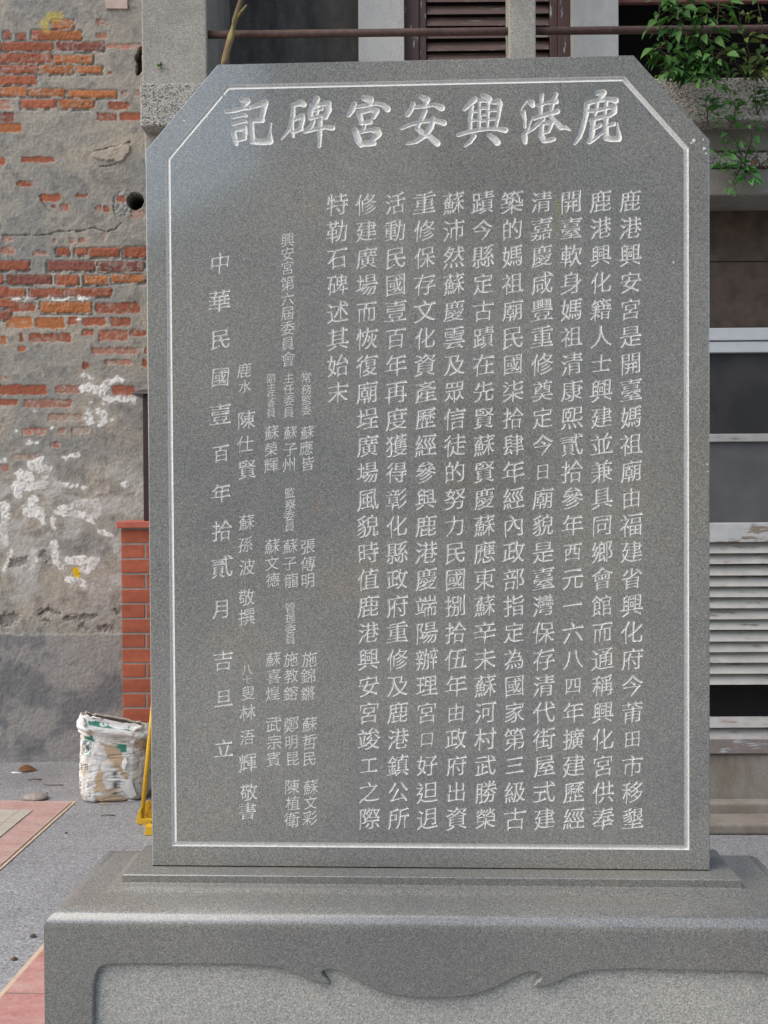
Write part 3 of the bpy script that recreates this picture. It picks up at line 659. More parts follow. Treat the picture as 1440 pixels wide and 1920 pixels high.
# flaking white paint
def P(ox, oy, sc, txt, soft=0):
    for st in txt.split(';'):
        pts = []
        for t_ in st.split():
            a, b, r_ = map(float, t_.split(',')); pts.append((ox+a*sc, oy+b*sc, r_*sc))
        xa, xb = min(p[0]-p[2] for p in pts)-12, max(p[0]+p[2] for p in pts)+12; ya, yb = min(p[1]-p[2] for p in pts)-12, max(p[1]+p[2] for p in pts)+12
        i0, i1 = np.searchsorted(gx[0], [xa, xb]); j0, j1 = np.searchsorted(gy[:, 0], [ya, yb]); s_ = (slice(j0, j1), slice(i0, i1))
        if not gx[s_].size: continue
        yield s_, seg_sdf(wx[s_], wy[s_], pts)
WHITE = [(0, 500, '760,960,26 830,980,10;730,1080,22 800,1070,46 860,1100,32 920,1110,42 960,1160,38 1010,1180,24 1070,1160,28 1200,1180,32;930,1100,38 960,1040,34 1010,1000,24 1060,985,28 1110,1010,18;800,1290,36 800,1370,42;880,1275,24 930,1300,32 940,1360,32 890,1410,18;'
   '145,1455,20;255,1565,26;330,1570,16;470,1425,14;310,1270,14;710,455,8;1005,1360,12;815,1200,10;935,1215,10;120,275,8 260,262,12;450,268,12 600,265,18;720,260,20 780,268,16;690,1680,28 620,1690,10;580,1705,20;280,1770,46 350,1790,56 440,1800,28;180,1850,46 260,1880,56;380,1700,18 330,1720,18;410,1880,28;30,1730,16'),
  (0, 900, '130,40,36 250,30,56 400,20,36;160,130,36 170,60,36;250,250,56 340,270,54 380,360,26;290,170,46;30,220,46 40,330,36 20,420,36 50,550,34;520,230,14 620,230,24 750,190,38 870,190,38 880,290,32 790,330,32 850,380,14;480,330,22 470,380,18 500,440,10;500,270,26 620,280,36 740,300,42;'
   '480,540,22 490,620,36 500,720,28 560,780,24;300,620,26 310,700,26 290,790,18;600,710,32 740,700,38 870,710,32 800,790,38 720,800,28;600,870,18 700,900,42 760,930,28;900,450,22 1000,480,18;40,800,22 100,620,18;500,20,20 690,30,22;750,50,20;1130,20,34')]
for ox, oy, txt in WHITE:
    for s_, sd_ in P(ox, oy, 1/4.8, txt):
        thin = sstep(.66, .55, fbm(gx[s_]/4, gy[s_]/4, 301, 4))
        mk = sstep(.6, -.6, sd_+(fbm(gx[s_]/7, gy[s_]/7, 311, 3)-.5)*8)*(.25+.75*thin)
        col[s_] = col[s_]+(np.array((.80, .775, .745))*(.86+.24*n3[s_])[..., None]-col[s_])*mk[..., None]; h[s_] = h[s_]+mk*.0022
        halo = sstep(9, 0, sd_)*.22
        col[s_] = col[s_]+(np.array((.52, .50, .47))-col[s_])*(halo*n2[s_]*1.9)[..., None]
# pale lime haze low on the wall
lz = sstep(830, 900, gy)*sstep(1185, 1080, gy)*sstep(.44, .62, fbm(gx/45, gy/35, 77, 4))
col = col+(np.array((.47, .455, .43))*(.8+.4*n3)[..., None]-col)*(lz*.7)[..., None]
# yellow paint marks
for s_, sd_ in P(0, 0, .29167, '280,150,30 290,185,22;320,105,30 380,100,26'):
    mk = sstep(5, -5, sd_)*(.75 if 1 else 0); col[s_] = col[s_]+(np.array((.55, .42, .045))-col[s_])*(mk*.8)[..., None]
for s_, sd_ in P(0, 900, 1/4.8, '680,790,30 690,840,30'):
    mk = sstep(.8, -.8, sd_); col[s_] = col[s_]+(np.array((.62, .40, .02))-col[s_])*mk[..., None]
# broken flake, crack with a step in the plaster, drain hole and its ring of fresh cement
for s_, sd_ in P(0, 0, .29167, '620,985,24 700,985,38 800,950,38 760,1010,24'):
    mk = sstep(.8, -.8, sd_); col[s_] = col[s_]+(np.array((.42, .36, .30))*(.8+.4*n3[s_])[..., None]-col[s_])*(mk*.8)[..., None]; h[s_] += mk*.010
crk = '10,1500,1.6 150,1497,2.6 330,1495,1 370,1472,2.4 520,1470,1.5 590,1450,1 680,1475,3 740,1455,2 775,1420,.5;600,965,1 840,905,3;245,1240,1 310,1345,.5;733,1262,1.5 728,1320,1 742,1370,.5;640,1060,2.5 770,1040,1'
for s_, sd_ in P(0, 0, .29167, crk):
    mk = sstep(1.3, -.2, sd_+(fbm(gx[s_]/6, gy[s_]/6, 505, 3)-.5)*3); h[s_] -= mk*.009; col[s_] = col[s_]*(1-.22*mk)[..., None]
for s_, sd_ in P(0, 900, 1/4.8, '345,1190,2 420,1140,.5;575,1220,2 620,1212,.5'):
    mk = sstep(1.4, -.2, sd_); h[s_] -= mk*.012; col[s_] = col[s_]*(1-.4*mk)[..., None]
for s_, sd_ in P(0, 900, 1/4.8, '370,1180,34 430,1150,26 520,1190,12;400,1240,18 430,1265,12;600,1240,26 720,1230,34 850,1215,20;740,1300,30 770,1330,14;900,1325,26 1010,1325,22;1030,1160,16 1065,1190,14;40,1250,60 110,1230,50;110,740,40 220,710,30;380,660,40 420,700,24'):
    er = sstep(3, -4, sd_+(n3[s_]-.5)*9); h[s_] -= er*.011; col[s_] = col[s_]+(np.array((.215, .20, .182))*(.65+.7*n3[s_])[..., None]-col[s_])*(er*.75)[..., None]
for s_, sd_ in P(0, 0, .29167, '810,1290,85'):
    mk = sstep(1, -1, sd_)*(1-bm_all[s_]); col[s_] = col[s_]+(np.array((.30, .29, .28))*(.6+.8*n3[s_])[..., None]-col[s_])*mk[..., None]; h[s_] += mk*(n3[s_]-.6)*.012
i0, i1 = np.searchsorted(gx[0], [225, 285]); j0, j1 = np.searchsorted(gy[:, 0], [340, 410]); s_ = (slice(j0, j1), slice(i0, i1))
hr = np.hypot(gx[s_]-253, gy[s_]-373)-15.5
h[s_] = h[s_]-sstep(.8, -.8, hr)*.19; col[s_] = col[s_]+(np.array((.014, .013, .012))-col[s_])*sstep(1, -1.2, hr)[..., None]  # hole cut deep and also coloured near-black for its shade
for s_, sd_ in P(0, 0, .29167, '905,300,8 890,370,18 900,420,24 885,460,12'):       # rotten gap beside the column
    mk = sstep(1, -1, sd_); h[s_] -= mk*.05; col[s_] = col[s_]+(np.array((.045, .03, .025))-col[s_])*mk[..., None]
# corners of the picture plane to the wall plane
pu = np.array([[LW.pix(x, y, TL) for x in (X0, X1)] for y in (Y0, Y1)])
fu = (gx-X0)/(X1-X0); fv = (gy-Y0)/(Y1-Y0)
S_ = pu[0, 0, 0]*(1-fu)*(1-fv)+pu[0, 1, 0]*fu*(1-fv)+pu[1, 0, 0]*(1-fu)*fv+pu[1, 1, 0]*fu*fv
Zz = pu[0, 0, 1]*(1-fu)*(1-fv)+pu[0, 1, 1]*fu*(1-fv)+pu[1, 0, 1]*(1-fu)*fv+pu[1, 1, 1]*fu*fv
org = np.array([EYE[0], EYE[1], 0.])
VV = org+S_[..., None]*LW.ax+(TL-h)[..., None]*LW.n; VV[..., 2] = Zz
FF = grid_faces(nu, nv)[:, ::-1]
me = np_mesh('weathered_face', VV.reshape(-1, 3), FF, True, np.clip(col.reshape(-1, 3), .01, .9))
n = NT('weathered wall', .93, .2)
n.col(n.mix(1.0, n.attr(), n.ramp(n.noise(240, 3, .6), [(.3, .84), (.7, 1.16)]), 'MULTIPLY')); n.bump(n.noise(190, 5, .65), .003, .5)
link(me, 'weathered_face', n.m, wall)
CEM = plaster('old cement render', (.27, .255, .235), (.33, .31, .28), dirt=(.18, .17, .16))
b = MB(); sL, sR = pu[0, 0, 0]-3.0, pu[0, 1, 0]+.35
b.box(LW, sL, sR, TL+.20, TL+.40, 0, 5.6); b.box(LW, sL, pu[1, 0, 0], TL-.004, TL+.20, 0, 5.6); b.box(LW, pu[1, 0, 0], sR, TL-.004, TL+.20, float(pu[0, :, 1].max())-.03, 5.6)
b.build('wall_core', CEM, wall)
b = MB(); p = LW.pix(199, -6, TL); p2 = LW.pix(240, 18, TL); b.box(LW, p[0], p2[0], TL-.012, TL+.01, p2[1], p[1])
b.build('tile', plain('pale pink tile', (.46, .36, .31), .5), wall, bevel=.002)

# ================================================================== HOUSE FRONT
HF = Frame(1.6)
TERR = speckle('washed pebble render', [(0, (.09, .085, .08)), (.14, (.18, .17, .155)), (.3, (.33, .305, .275)), (.7, (.43, .40, .36)), (1, (.58, .55, .50))], 165, tone=(.8, 1.1), bump=.9, dist=.005)
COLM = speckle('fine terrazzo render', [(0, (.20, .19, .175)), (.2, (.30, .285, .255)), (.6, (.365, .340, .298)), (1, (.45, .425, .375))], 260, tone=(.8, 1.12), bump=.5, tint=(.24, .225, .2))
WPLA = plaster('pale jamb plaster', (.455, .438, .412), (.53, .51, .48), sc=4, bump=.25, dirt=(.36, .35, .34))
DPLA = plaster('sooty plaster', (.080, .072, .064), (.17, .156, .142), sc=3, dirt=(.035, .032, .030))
STEP = plaster('worn concrete', (.20, .18, .155), (.27, .245, .215), sc=3, bump=.3, dirt=(.15, .11, .075))
DARKW = plain('dark brown boards', (.075, .050, .036), .6, var=.35, sc=14)
BROWN = painted('brown shutter paint', (.090, .050, .042), (.36, .38, .38), .585, .615, (9, 9, 2.2))
SLATB = painted('brown slats weathered', (.125, .080, .068), (.34, .32, .26), .60, .64, (2.0, 20, 26))
WHITEW = painted('white flaking paint', (.48, .475, .465), (.25, .20, .155), .54, .60, (2.6, 14, 11))
WEATH = painted('grey weathered paint', (.36, .345, .33), (.22, .165, .13), .56, .66, (2.2, 16, 18))
ALU = plain('white window frame', (.47, .48, .50), .45, var=.05)
RUST = plain('rusty pipe', (.075, .042, .036), .75, var=.35, sc=40, bump=.3)
VOID = plain('interior shade black', (.018, .016, .016), .9)  # near-black panels painting in the shade of bay, door and shutter
BEAM = plaster('brown grey beam render', (.18, .165, .145), (.25, .23, .205), sc=4, dirt=(.15, .135, .12))  # darker, browner render for beam, cornice and gallery roof
t_col, t_led = 4.60, 4.52
s_c0, _ = HF.pix(266, 150, t_col); s_c1, _ = HF.pix(388, 100, t_col)
base = HF.w(0.6, t_col, 0)
house = empty('old_house', base, 'old two storey house front with pebbled ledge, brown shutter and louvred door', 'house')
zl1 = HF.pix(330, 155, t_led)[1]; zl0 = HF.pix(330, 236, t_led)[1]
TOP = 6.4; SE = 4.2
def hb(name, mat, boxes, bevel=.004, parent=None):
    b = MB()
    for bx in boxes: b.box(HF, *bx)
    return b.build(name, mat, parent or house, bevel=bevel)
hb('column', COLM, [(s_c0, s_c1, t_col, t_col+.30, zl1+.0, TOP)], .008)
s_p0, s_p1 = HF.pix(350, 900, t_col)[0], HF.pix(475, 900, t_col)[0]
hb('lower_column', COLM, [(s_p0, s_p1, t_col+.06, t_col+.3, 0, zl0-.2)], .008)
s_l0 = HF.pix(262, 200, t_led)[0]
hb('ledge', TERR, [(s_l0, SE, t_led, t_col+.9, zl0, zl1)], .008)
# upper gallery : post, rail, back wall with window, dark bay
s0, s1 = HF.pix(955, 60, t_col-.02)[0], HF.pix(1005, 60, t_col-.02)[0]
hb('post', COLM, [(s0, s1, t_col-.02, t_col+.13, zl1, TOP)], .006)
zp = HF.pix(700, 60, t_col+.03)[1]; b = MB()
b.tube([HF.w(s_c1-.03, t_col+.04, zp), HF.w(s0+.03, t_col+.04, zp+.001), HF.w(1.9, t_col+.04, zp+.0), HF.w(SE, t_col+.04, zp)], .0175, 14); b.build('rail', RUST, house)
tb = 5.05
sp = lambda px, t=tb: HF.pix(px, 60, t)[0]
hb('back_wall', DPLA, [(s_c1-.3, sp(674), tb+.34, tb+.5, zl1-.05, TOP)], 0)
hb('bay_shade_panel', VOID, [(sp(1159), SE, tb+.7, tb+.85, zl1-.05, TOP)], 0)
hb('jamb', WPLA, [(sp(672), sp(758), tb, tb+.5, zl1-.05, TOP)], .004)
hb('jamb', WPLA, [(sp(1073), sp(1160), tb, tb+.7, zl1-.05, TOP)], .004)
hb('lintel', plain('brick red lintel', (.17, .07, .06), .8), [(sp(1160), SE, tb+.08, tb+.11, HF.pix(1180, 5, tb+.08)[1], TOP)], .004)
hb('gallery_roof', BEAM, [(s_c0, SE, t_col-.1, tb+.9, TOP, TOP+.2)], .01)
win = MB(); tw = tb+.05
win.box(HF, sp(758), sp(786), tw, tw+.07, zl1-.02, TOP-1.2); win.box(HF, sp(786), sp(800), tw+.012, tw+.07, zl1-.02, TOP-1.2)
win.box(HF, sp(1050), sp(1073), tw, tw+.07, zl1-.02, TOP-1.2); win.box(HF, sp(1035), sp(1050), tw+.012, tw+.07, zl1-.02, TOP-1.2)
win.box(HF, sp(800), sp(1035), tw+.012, tw+.07, zl1-.02, zl1+.03); win.box(HF, sp(758), sp(1073), tw, tw+.07, TOP-1.2, TOP-1.1)
win.box(HF, sp(758), sp(1073), tb+.02, tb+.5, TOP-1.1, TOP)
shut = win.build('shutter', BROWN, house, bevel=.004)
sl = MB(); z_ = zl1+.035
pitch = HF.pix(900, 40, tw)[1]-HF.pix(900, 62.5, tw)[1]
rs = random.Random(5)
while z_ < TOP-1.25:
    a, c_ = sp(800)+.001, sp(1035)-.001; d = rs.uniform(-.004, .004)
    sl.hexa([HF.w(a, tw+.018, z_+d), HF.w(c_, tw+.018, z_), HF.w(c_, tw+.030, z_+.004), HF.w(a, tw+.030, z_+.004+d), HF.w(a, tw+.050, z_+pitch*.98+d), HF.w(c_, tw+.050, z_+pitch*.98), HF.w(c_, tw+.060, z_+pitch), HF.w(a, tw+.060, z_+pitch+d)])
    z_ += pitch
sl.build('slats', SLATB, shut, bevel=.003)
hb('shutter_backing', VOID, [(sp(790), sp(1045), tw+.066, tw+.08, zl1-.02, TOP-1.2)], 0, shut)
# ground floor : beam bands, door bay
zz = lambda py, t, px=1390: HF.pix(px, py, t)[1]
hb('beam', COLM, [(s_c0+.006, s_p0, t_col+.012, t_col+.3, HF.pix(330, 306, t_col)[1], zl0+.01)], .008)
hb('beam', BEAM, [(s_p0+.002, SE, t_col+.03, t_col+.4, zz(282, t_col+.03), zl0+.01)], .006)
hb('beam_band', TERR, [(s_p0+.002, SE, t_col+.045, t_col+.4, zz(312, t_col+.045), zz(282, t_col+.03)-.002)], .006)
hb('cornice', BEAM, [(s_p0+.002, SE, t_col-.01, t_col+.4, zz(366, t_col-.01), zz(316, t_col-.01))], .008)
dx0 = HF.pix(1180, 800, 4.72)[0]; dx1 = dx0+1.5
td = 4.74
LOWP = plaster('grey lower wall', (.30, .28, .25), (.37, .345, .31), dirt=(.2, .18, .16))
for a_, b_ in ((s_p1-.02, dx0), (dx1, SE)): hb('lower_wall', LOWP, [(a_, b_, td-.02, td+.3, 0, zz(366, t_col-.01)+.02)], .006)
zb0 = zz(1413, td)
b = MB()
b.box(HF, dx0, dx1, td+.10, td+.13, zz(490, td+.1)+.0012, zz(360, td+.1)); b.box(HF, dx0, dx1, td+.106, td+.136, zz(613, td+.1), zz(490, td+.1)-.0012)
b.build('transom_boards', DARKW, house, bevel=.002)
door = hb('louvred_door', WHITEW, [(dx0, dx0+.09, td, td+.05, zb0, zz(661, td)), (dx1-.09, dx1, td, td+.05, zb0, zz(661, td)), (dx0+.09, dx1-.09, td, td+.05, zz(1017, td), zz(980, td))], .004)
hb('door_head', ALU, [(dx0, dx1, td-.01, td+.10, zz(638.5, td), zz(615, td)), (dx0, dx1, td-.004, td+.06, zz(661, td), zz(640.5, td))], .003, door)
hb('glazing_bar', WEATH, [(dx0+.09, dx1-.09, td+.008, td+.045, zz(828, td), zz(813, td))], .003, door)
g1 = NT('dusty dark glass', .22, .5); g1.col(g1.mix(g1.ramp(g1.noise(5, 5, .6), [(.4, 0.), (.7, 1.)]), (.030, .029, .030), (.052, .049, .048)))
g2 = NT('frosted grey glass', .42, .5); g2.col(g2.mix(g2.ramp(g2.noise(4, 4, .6), [(.35, 0.), (.7, 1.)]), (.080, .079, .080), (.115, .113, .112)))
hb('glass_pane', g1.m, [(dx0+.09, dx1-.09, td+.026, td+.032, zz(813, td)+.001, zz(661, td)-.001)], 0, door)
hb('glass_pane', g2.m, [(dx0+.09, dx1-.09, td+.026, td+.032, zz(980, td)+.001, zz(828, td)-.001)], 0, door)
def louvres(y0, y1, n_, mat, name):
    b = MB(); rs = random.Random(n_)
    for k in range(n_):
        za, zb_ = zz(y0+(y1-y0)*(k+1)/n_, td+.02), zz(y0+(y1-y0)*k/n_, td+.02); d1, d2_ = rs.uniform(-.002, .002), rs.uniform(-.004, .004)
        gapz = .004; a, c_ = dx0+.091, dx1-.091
        b.hexa([HF.w(a, td+.004, za+gapz+d1), HF.w(c_, td+.004, za+gapz+d2_), HF.w(c_, td+.012, za+gapz+d2_), HF.w(a, td+.012, za+gapz+d1), HF.w(a, td+.034, zb_+d1), HF.w(c_, td+.034, zb_+d2_), HF.w(c_, td+.042, zb_+d2_), HF.w(a, td+.042, zb_+d1)])
    return b.build(name, mat, door, bevel=.002)
LOUV = painted('louvre paint', (.405, .39, .362), (.215, .175, .145), .56, .66, (2.0, 16, 9))
louvres(1018, 1285, 13, LOUV, 'louvre_slats'); louvres(1346, 1385, 2, WEATH, 'louvre_slats')
hb('door_bottom_rail', painted('worn bottom rail', (.22, .185, .17), (.40, .41, .43), .56, .60, (2.4, 14, 14)), [(dx0+.09, dx1-.09, td-.004, td+.046, zb0, zz(1386, td))], .003, door)
hb('door_shade_panel', VOID, [(dx0, dx1, td+.14, td+.16, 0.2, zz(360, td+.1))], 0)
b = MB()
b.box(HF, dx0, dx1, td+.012, td+.3, 0, zb0-.004); b.box(HF, dx0, SE, td-.06, td+.012, 0, zz(1505, td-.06)); b.box(HF, dx0-.2, SE, t_led, td-.06, 0, zz(1545, t_led))
b.build('doorstep', STEP, house, bevel=.012)
hb('side_wall', CEM, [(s_c0+.05, s_c0+.28, t_col+.3, t_col+3.5, zl0, TOP), (s_c0+.28, SE, t_col+3.2, t_col+3.4, 0, TOP)], 0)
hb('roof', CEM, [(s_c0-.15, SE, t_col-.15, t_col+3.5, TOP+.2, TOP+.35)], .01)

# ================================================================== RED BRICK GATE PILLAR
PF = Frame(2.5); tp = TL-.44
sp0, sp1 = PF.pix(228, 1150, tp)[0], PF.pix(228, 1150, tp)[0]+.32
pil = empty('gate_pillar', PF.w((sp0+sp1)/2, tp+.1, 0), 'new red brick gate pillar with grey joints behind the stele', 'pillar')
zt = PF.pix(250, 990, tp)[1]; zrow = (PF.pix(250, 992, tp)[1]-PF.pix(250, 1272, tp)[1])/10
b = MB(); mj = MB(); rs = random.Random(2); z_ = zt; k = 0
mj.box(PF, sp0+.003, sp1-.003, tp+.004, tp+.27, 0, zt)
while z_ > .02:
    z1 = z_-.010; z0_ = max(z_-zrow, 0.0)
    if k % 2 == 0: xs = [(sp0, sp0+.215), (sp0+.225, sp1)]
    else: xs = [(sp0, sp0+.126), (sp0+.136, sp1)]
    if k % 2 == 0: b.box(PF, sp0, sp1, tp+rs.uniform(0, .0015), tp+.272, z0_, z1)
    else:
        for a, c_ in xs: b.box(PF, a, c_, tp+rs.uniform(0, .002), tp+.272, z0_, z1)
    z_ -= zrow; k += 1
n = NT('new red brick', .8, .3)
n.col(n.mix(n.ramp(n.noise(9, 5, .6), [(.62, 0.), (.8, .35)]), n.mix(1.0, (.36, .098, .055), n.mix(1.0, n.ramp(n.noise(1.0, 1, .5, n.mapped((2, 1, 12.7))), [(.3, .72), (.7, 1.22)]), n.ramp(n.noise(30, 6, .7), [(.3, .84), (.7, 1.16)]), 'MULTIPLY'), 'MULTIPLY'), (.5, .42, .38)))
n.bump(n.noise(150, 4), .002, .4)
b.build('brick_shaft', n.m, pil, bevel=.003)
mj.build('mortar', plain('grey mortar', (.26, .245, .225), .9), pil)
b = MB(); b.box(PF, sp0-.020, sp1+.02, tp-.02, tp+.29, zt+.0, zt+.036)
b.build('cap', plain('red clay cap', (.44, .115, .075), .65, var=.12), pil, bevel=.004)
tm = tp+.06
bx = empty('metal_box', PF.w(sp0+.2, tm, zt+.036), 'dark maroon metal box with sloping lid on the red gate pillar', 'box')
MAR = plain('maroon paint', (.040, .020, .024), .35, .5, var=.12)
sm0 = PF.pix(268, 850, tm)[0]; zm = PF.pix(268, 741, tm)[1]
b = MB(); b.box(PF, sm0, sm0+.16, tm, tm+.12, zt+.037, zm); b.build('body', MAR, bx, bevel=.003)
b = MB(); sc0 = PF.pix(246, 735, tm-.05)[0]
b.hexa([PF.w(sc0, tm-.05, zm+.002), PF.w(sm0+.2, tm-.05, zm+.002), PF.w(sm0+.2, tm+.17, zm+.002), PF.w(sc0, tm+.17, zm+.002), PF.w(sc0+.01, tm-.045, zm+.014), PF.w(sm0+.2, tm-.045, zm+.014), PF.w(sm0+.2, tm+.17, zm+.05), PF.w(sc0+.01, tm+.17, zm+.05)])
b.build('lid', MAR, bx, bevel=.002)

# ================================================================== PAPER SACK
bc = on_z(207, 1505); bc = np.array([bc[0], bc[1]+.10, 0.])
NU, NV = 220, 150
th = np.linspace(0, 2*math.pi, NU+1); tv = np.linspace(0, 1, NV)
TH, TVg = np.meshgrid(th, tv)
W2, D2, HB = .176, .105, .412
ang = R(14)
pw = 2/3.4
cx_ = np.sign(np.cos(TH))*np.abs(np.cos(TH))**pw; sy_ = np.sign(np.sin(TH))*np.abs(np.sin(TH))**pw
ths = TH*NU/(2*math.pi)
prof = np.interp(TVg, [0, .03, .10, .25, .5, .72, .80, .845, .90, .94, .97, 1.0], [.80, .93, 1.0, 1.03, 1.02, .985, .985, 1.05, 1.07, 1.03, 1.01, .97])
cr = (fbm(ths/13+3, TVg*11, 401, 4)-.5)*.050+(np.abs(fbm(ths/22, TVg*6, 411, 3)-.5))*-.08+(fbm(ths/5, TVg*30, 421, 3)-.5)*.014-(np.clip(.06-np.abs(fbm(ths/16+TVg*4, TVg*9, 425, 2)-.5), 0, 1))*.55-(np.clip(.05-np.abs(fbm(ths/9-TVg*5, TVg*14, 427, 2)-.5), 0, 1))*.4
seam = 0
rr = prof+cr*(.4+.6*sstep(0, .1, TVg))
zz_ = TVg*HB
# a rolled collar round the top, sagging to the right
roll = sstep(.80, .86, TVg)*sstep(.94, .90, TVg)
rr = rr+roll*.035*(.4+1.2*fbm(ths/11, TVg*3, 431, 3))
lean = -.040*(cx_)*sstep(.5, 1, TVg)
lx = W2*cx_*rr; ly = D2*sy_*rr*(1-.5*sstep(.84, 1, TVg))-.035*sstep(.84, 1, TVg); lz_ = zz_+lean*1.0+(fbm(ths/7, TVg*3, 441, 3)-.5)*.022*sstep(.86, 1, TVg)+(fbm(ths/6, TVg*3, 451, 3)-.5)*.02*sstep(.06, 0, TVg)
lz_ = np.maximum(lz_, .002)
ca, sa = math.cos(ang), math.sin(ang)
def sack_world(x, y, z_): return np.stack([bc[0]+ca*x-sa*y, bc[1]+sa*x+ca*y, z_], -1)
SV = sack_world(lx, ly, lz_)
# picture-plane coordinates of the front, for the torn shapes and the printing on it (surface pattern)
def uv_front(px, py): return px, py
D_ = SV-EYE; dz = D_@fw; PX = 720+FPX*(D_@rt)/dz; PY = 960-FPX*(D_@up)/dz
bx_, by_ = (PX-130)*8, (PY-1330)*8
front = (sy_ < .35)
wob1 = (fbm(ths/4, TVg*40, 461, 3)-.5)*38; wob2 = (fbm(ths/4, TVg*40, 471, 3)-.5)*38
white = np.array((.70, .69, .675)); kraft = np.array((.47, .355, .245)); green = np.array((.045, .21, .15))
scol = white[None, None]*(.90+.16*fbm(ths/6, TVg*20, 481, 4))[..., None]
grime = sstep(.52, .72, fbm(ths/8, TVg*13, 483, 5))*.6; scol = scol+(np.array((.46, .40, .33))-scol)*grime[..., None]
def poly_mask(pts, x, y):
    k = np.zeros(x.shape, bool); p = pts; q_ = pts[1:]+pts[:1]
    for (ax, ay), (bx2, by2) in zip(p, q_):
        hh = (ay > y) != (by2 > y); k ^= hh & (x < (bx2-ax)*(y-ay)/((by2-ay) or 1e-9)+ax)
    return k
def paint(pts, c_, wobble=1.0):
    mk = poly_mask(pts, bx_+wob1*wobble, by_+wob2*wobble) & front
    scol[mk] = np.array(c_)*(.9+.2*fbm(ths/9, TVg*18, 491, 3))[mk][:, None]
paint([(960, 540), (1060, 560), (1200, 480), (1200, 1420), (1000, 1430), (960, 1300), (950, 1110)], (.50, .455, .40), .6)
paint([(450, 480), (560, 530), (740, 560), (800, 700), (830, 760), (760, 830), (800, 930), (910, 980), (870, 1060), (790, 1010), (740, 900), (610, 880), (640, 800), (560, 690), (520, 560), (450, 510)], kraft)
paint([(460, 870), (510, 960), (510, 1100), (560, 1190), (590, 1235), (350, 1235), (360, 1200), (390, 1140), (380, 1010), (430, 960)], kraft*1.15)
paint([(380, 1290), (560, 1300), (660, 1290), (700, 1260), (880, 1330), (830, 1440), (700, 1480), (560, 1560), (470, 1480), (390, 1420)], kraft*1.1)
paint([(980, 460), (1120, 430), (1180, 460), (1170, 640), (1040, 600), (950, 550)], kraft*.95)
paint([(600, 1180), (720, 1170), (760, 1290), (640, 1330), (560, 1260)], kraft*1.05)
paint([(190, 400), (330, 300), (380, 350), (330, 390), (230, 430)], kraft*1.2, .6)
paint([(200, 880), (250, 790), (240, 960), (200, 1000)], kraft*1.2, .5)
paint([(130, 1300), (300, 1420), (460, 1500), (440, 1520), (120, 1360)], kraft*.7)
paint([(270, 170), (430, 180), (520, 200), (620, 215), (940, 270), (930, 325), (640, 290), (430, 260), (290, 235)], green, .5)
paint([(230, 390), (350, 400), (360, 470), (300, 470), (230, 430)], green, .8)
paint([(715, 525), (860, 525), (855, 650), (780, 650)], green*1.1, .4)
def ink(pts_list, c_, r_):
    for pts in pts_list:
        sd_ = seg_sdf(bx_, by_, [(a, b_, r_) for a, b_ in pts]); mk = (sd_ < 0) & front; scol[mk] = c_
dk = np.array((.07, .065, .07))
# white strokes on the green band, dark lines of print
for x in range(460, 900, 62):
    y = 195+(x-430)*.13
    ink([[(x, y+10), (x+44, y+16)], [(x+10, y+52), (x+14, y)], [(x+36, y+60), (x+30, y+4)], [(x, y+36), (x+46, y+42)]], np.array((.75, .75, .74)), 7)
for x in range(620, 950, 42):
    y = 395+(x-600)*.36
    ink([[(x, y), (x+26, y+10)], [(x+8, y+44), (x+10, y)], [(x+24, y+50), (x+22, y+10)], [(x, y+26), (x+28, y+34)]], dk, 4)
for y in (1070, 1115, 1160, 1250):
    ink([[(670, y), (770, y-6)], [(690, y-18), (690, y+16)], [(740, y-20), (744, y+12)], [(670, y+18), (760, y+14)]], dk, 5)
ink([[(675, 1020), (775, 1015)], [(690, 940), (690, 985), (730, 975)], [(740, 985), (742, 990)]], dk, 7)
ink([[(208, 510), (200, 560), (208, 610), (224, 618), (236, 570), (232, 515), (208, 510)], [(250, 500), (258, 612), (274, 540), (286, 618), (304, 508)]], dk, 7)
ink([[(330, 480), (308, 706), (190, 668)], [(200, 480), (330, 486)]], np.array((.10, .34, .32)), 6)
for y in (840, 880): ink([[(170, y), (205, y-4)], [(180, y-30), (180, y+30)], [(235, y-10), (270, y-16), (275, y+18), (240, y+24), (235, y-10)]], dk*1.6, 5)
for y in (1080, 1130, 1190): ink([[(140, y), (170, y-2), (168, y+34), (142, y+36), (140, y)]], dk*3, 4)
ink([[(200, 1270), (400, 1245), (590, 1250), (500, 1320)], [(590, 1250), (720, 1230), (900, 1250), (1000, 1300)], [(960, 1120), (1070, 1118)]], np.array((.40, .36, .31)), 5)
ink([[(340, 470), (380, 480)], [(630, 505), (700, 520)]], dk, 7)
scol[sy_ >= .35] = np.array((.50, .455, .40))
iv = np.arange(NV-1)[:, None]*(NU+1)+np.arange(NU)[None, :]; iv = iv.ravel()
SF = np.stack([iv, iv+1, iv+NU+2, iv+NU+1], 1)
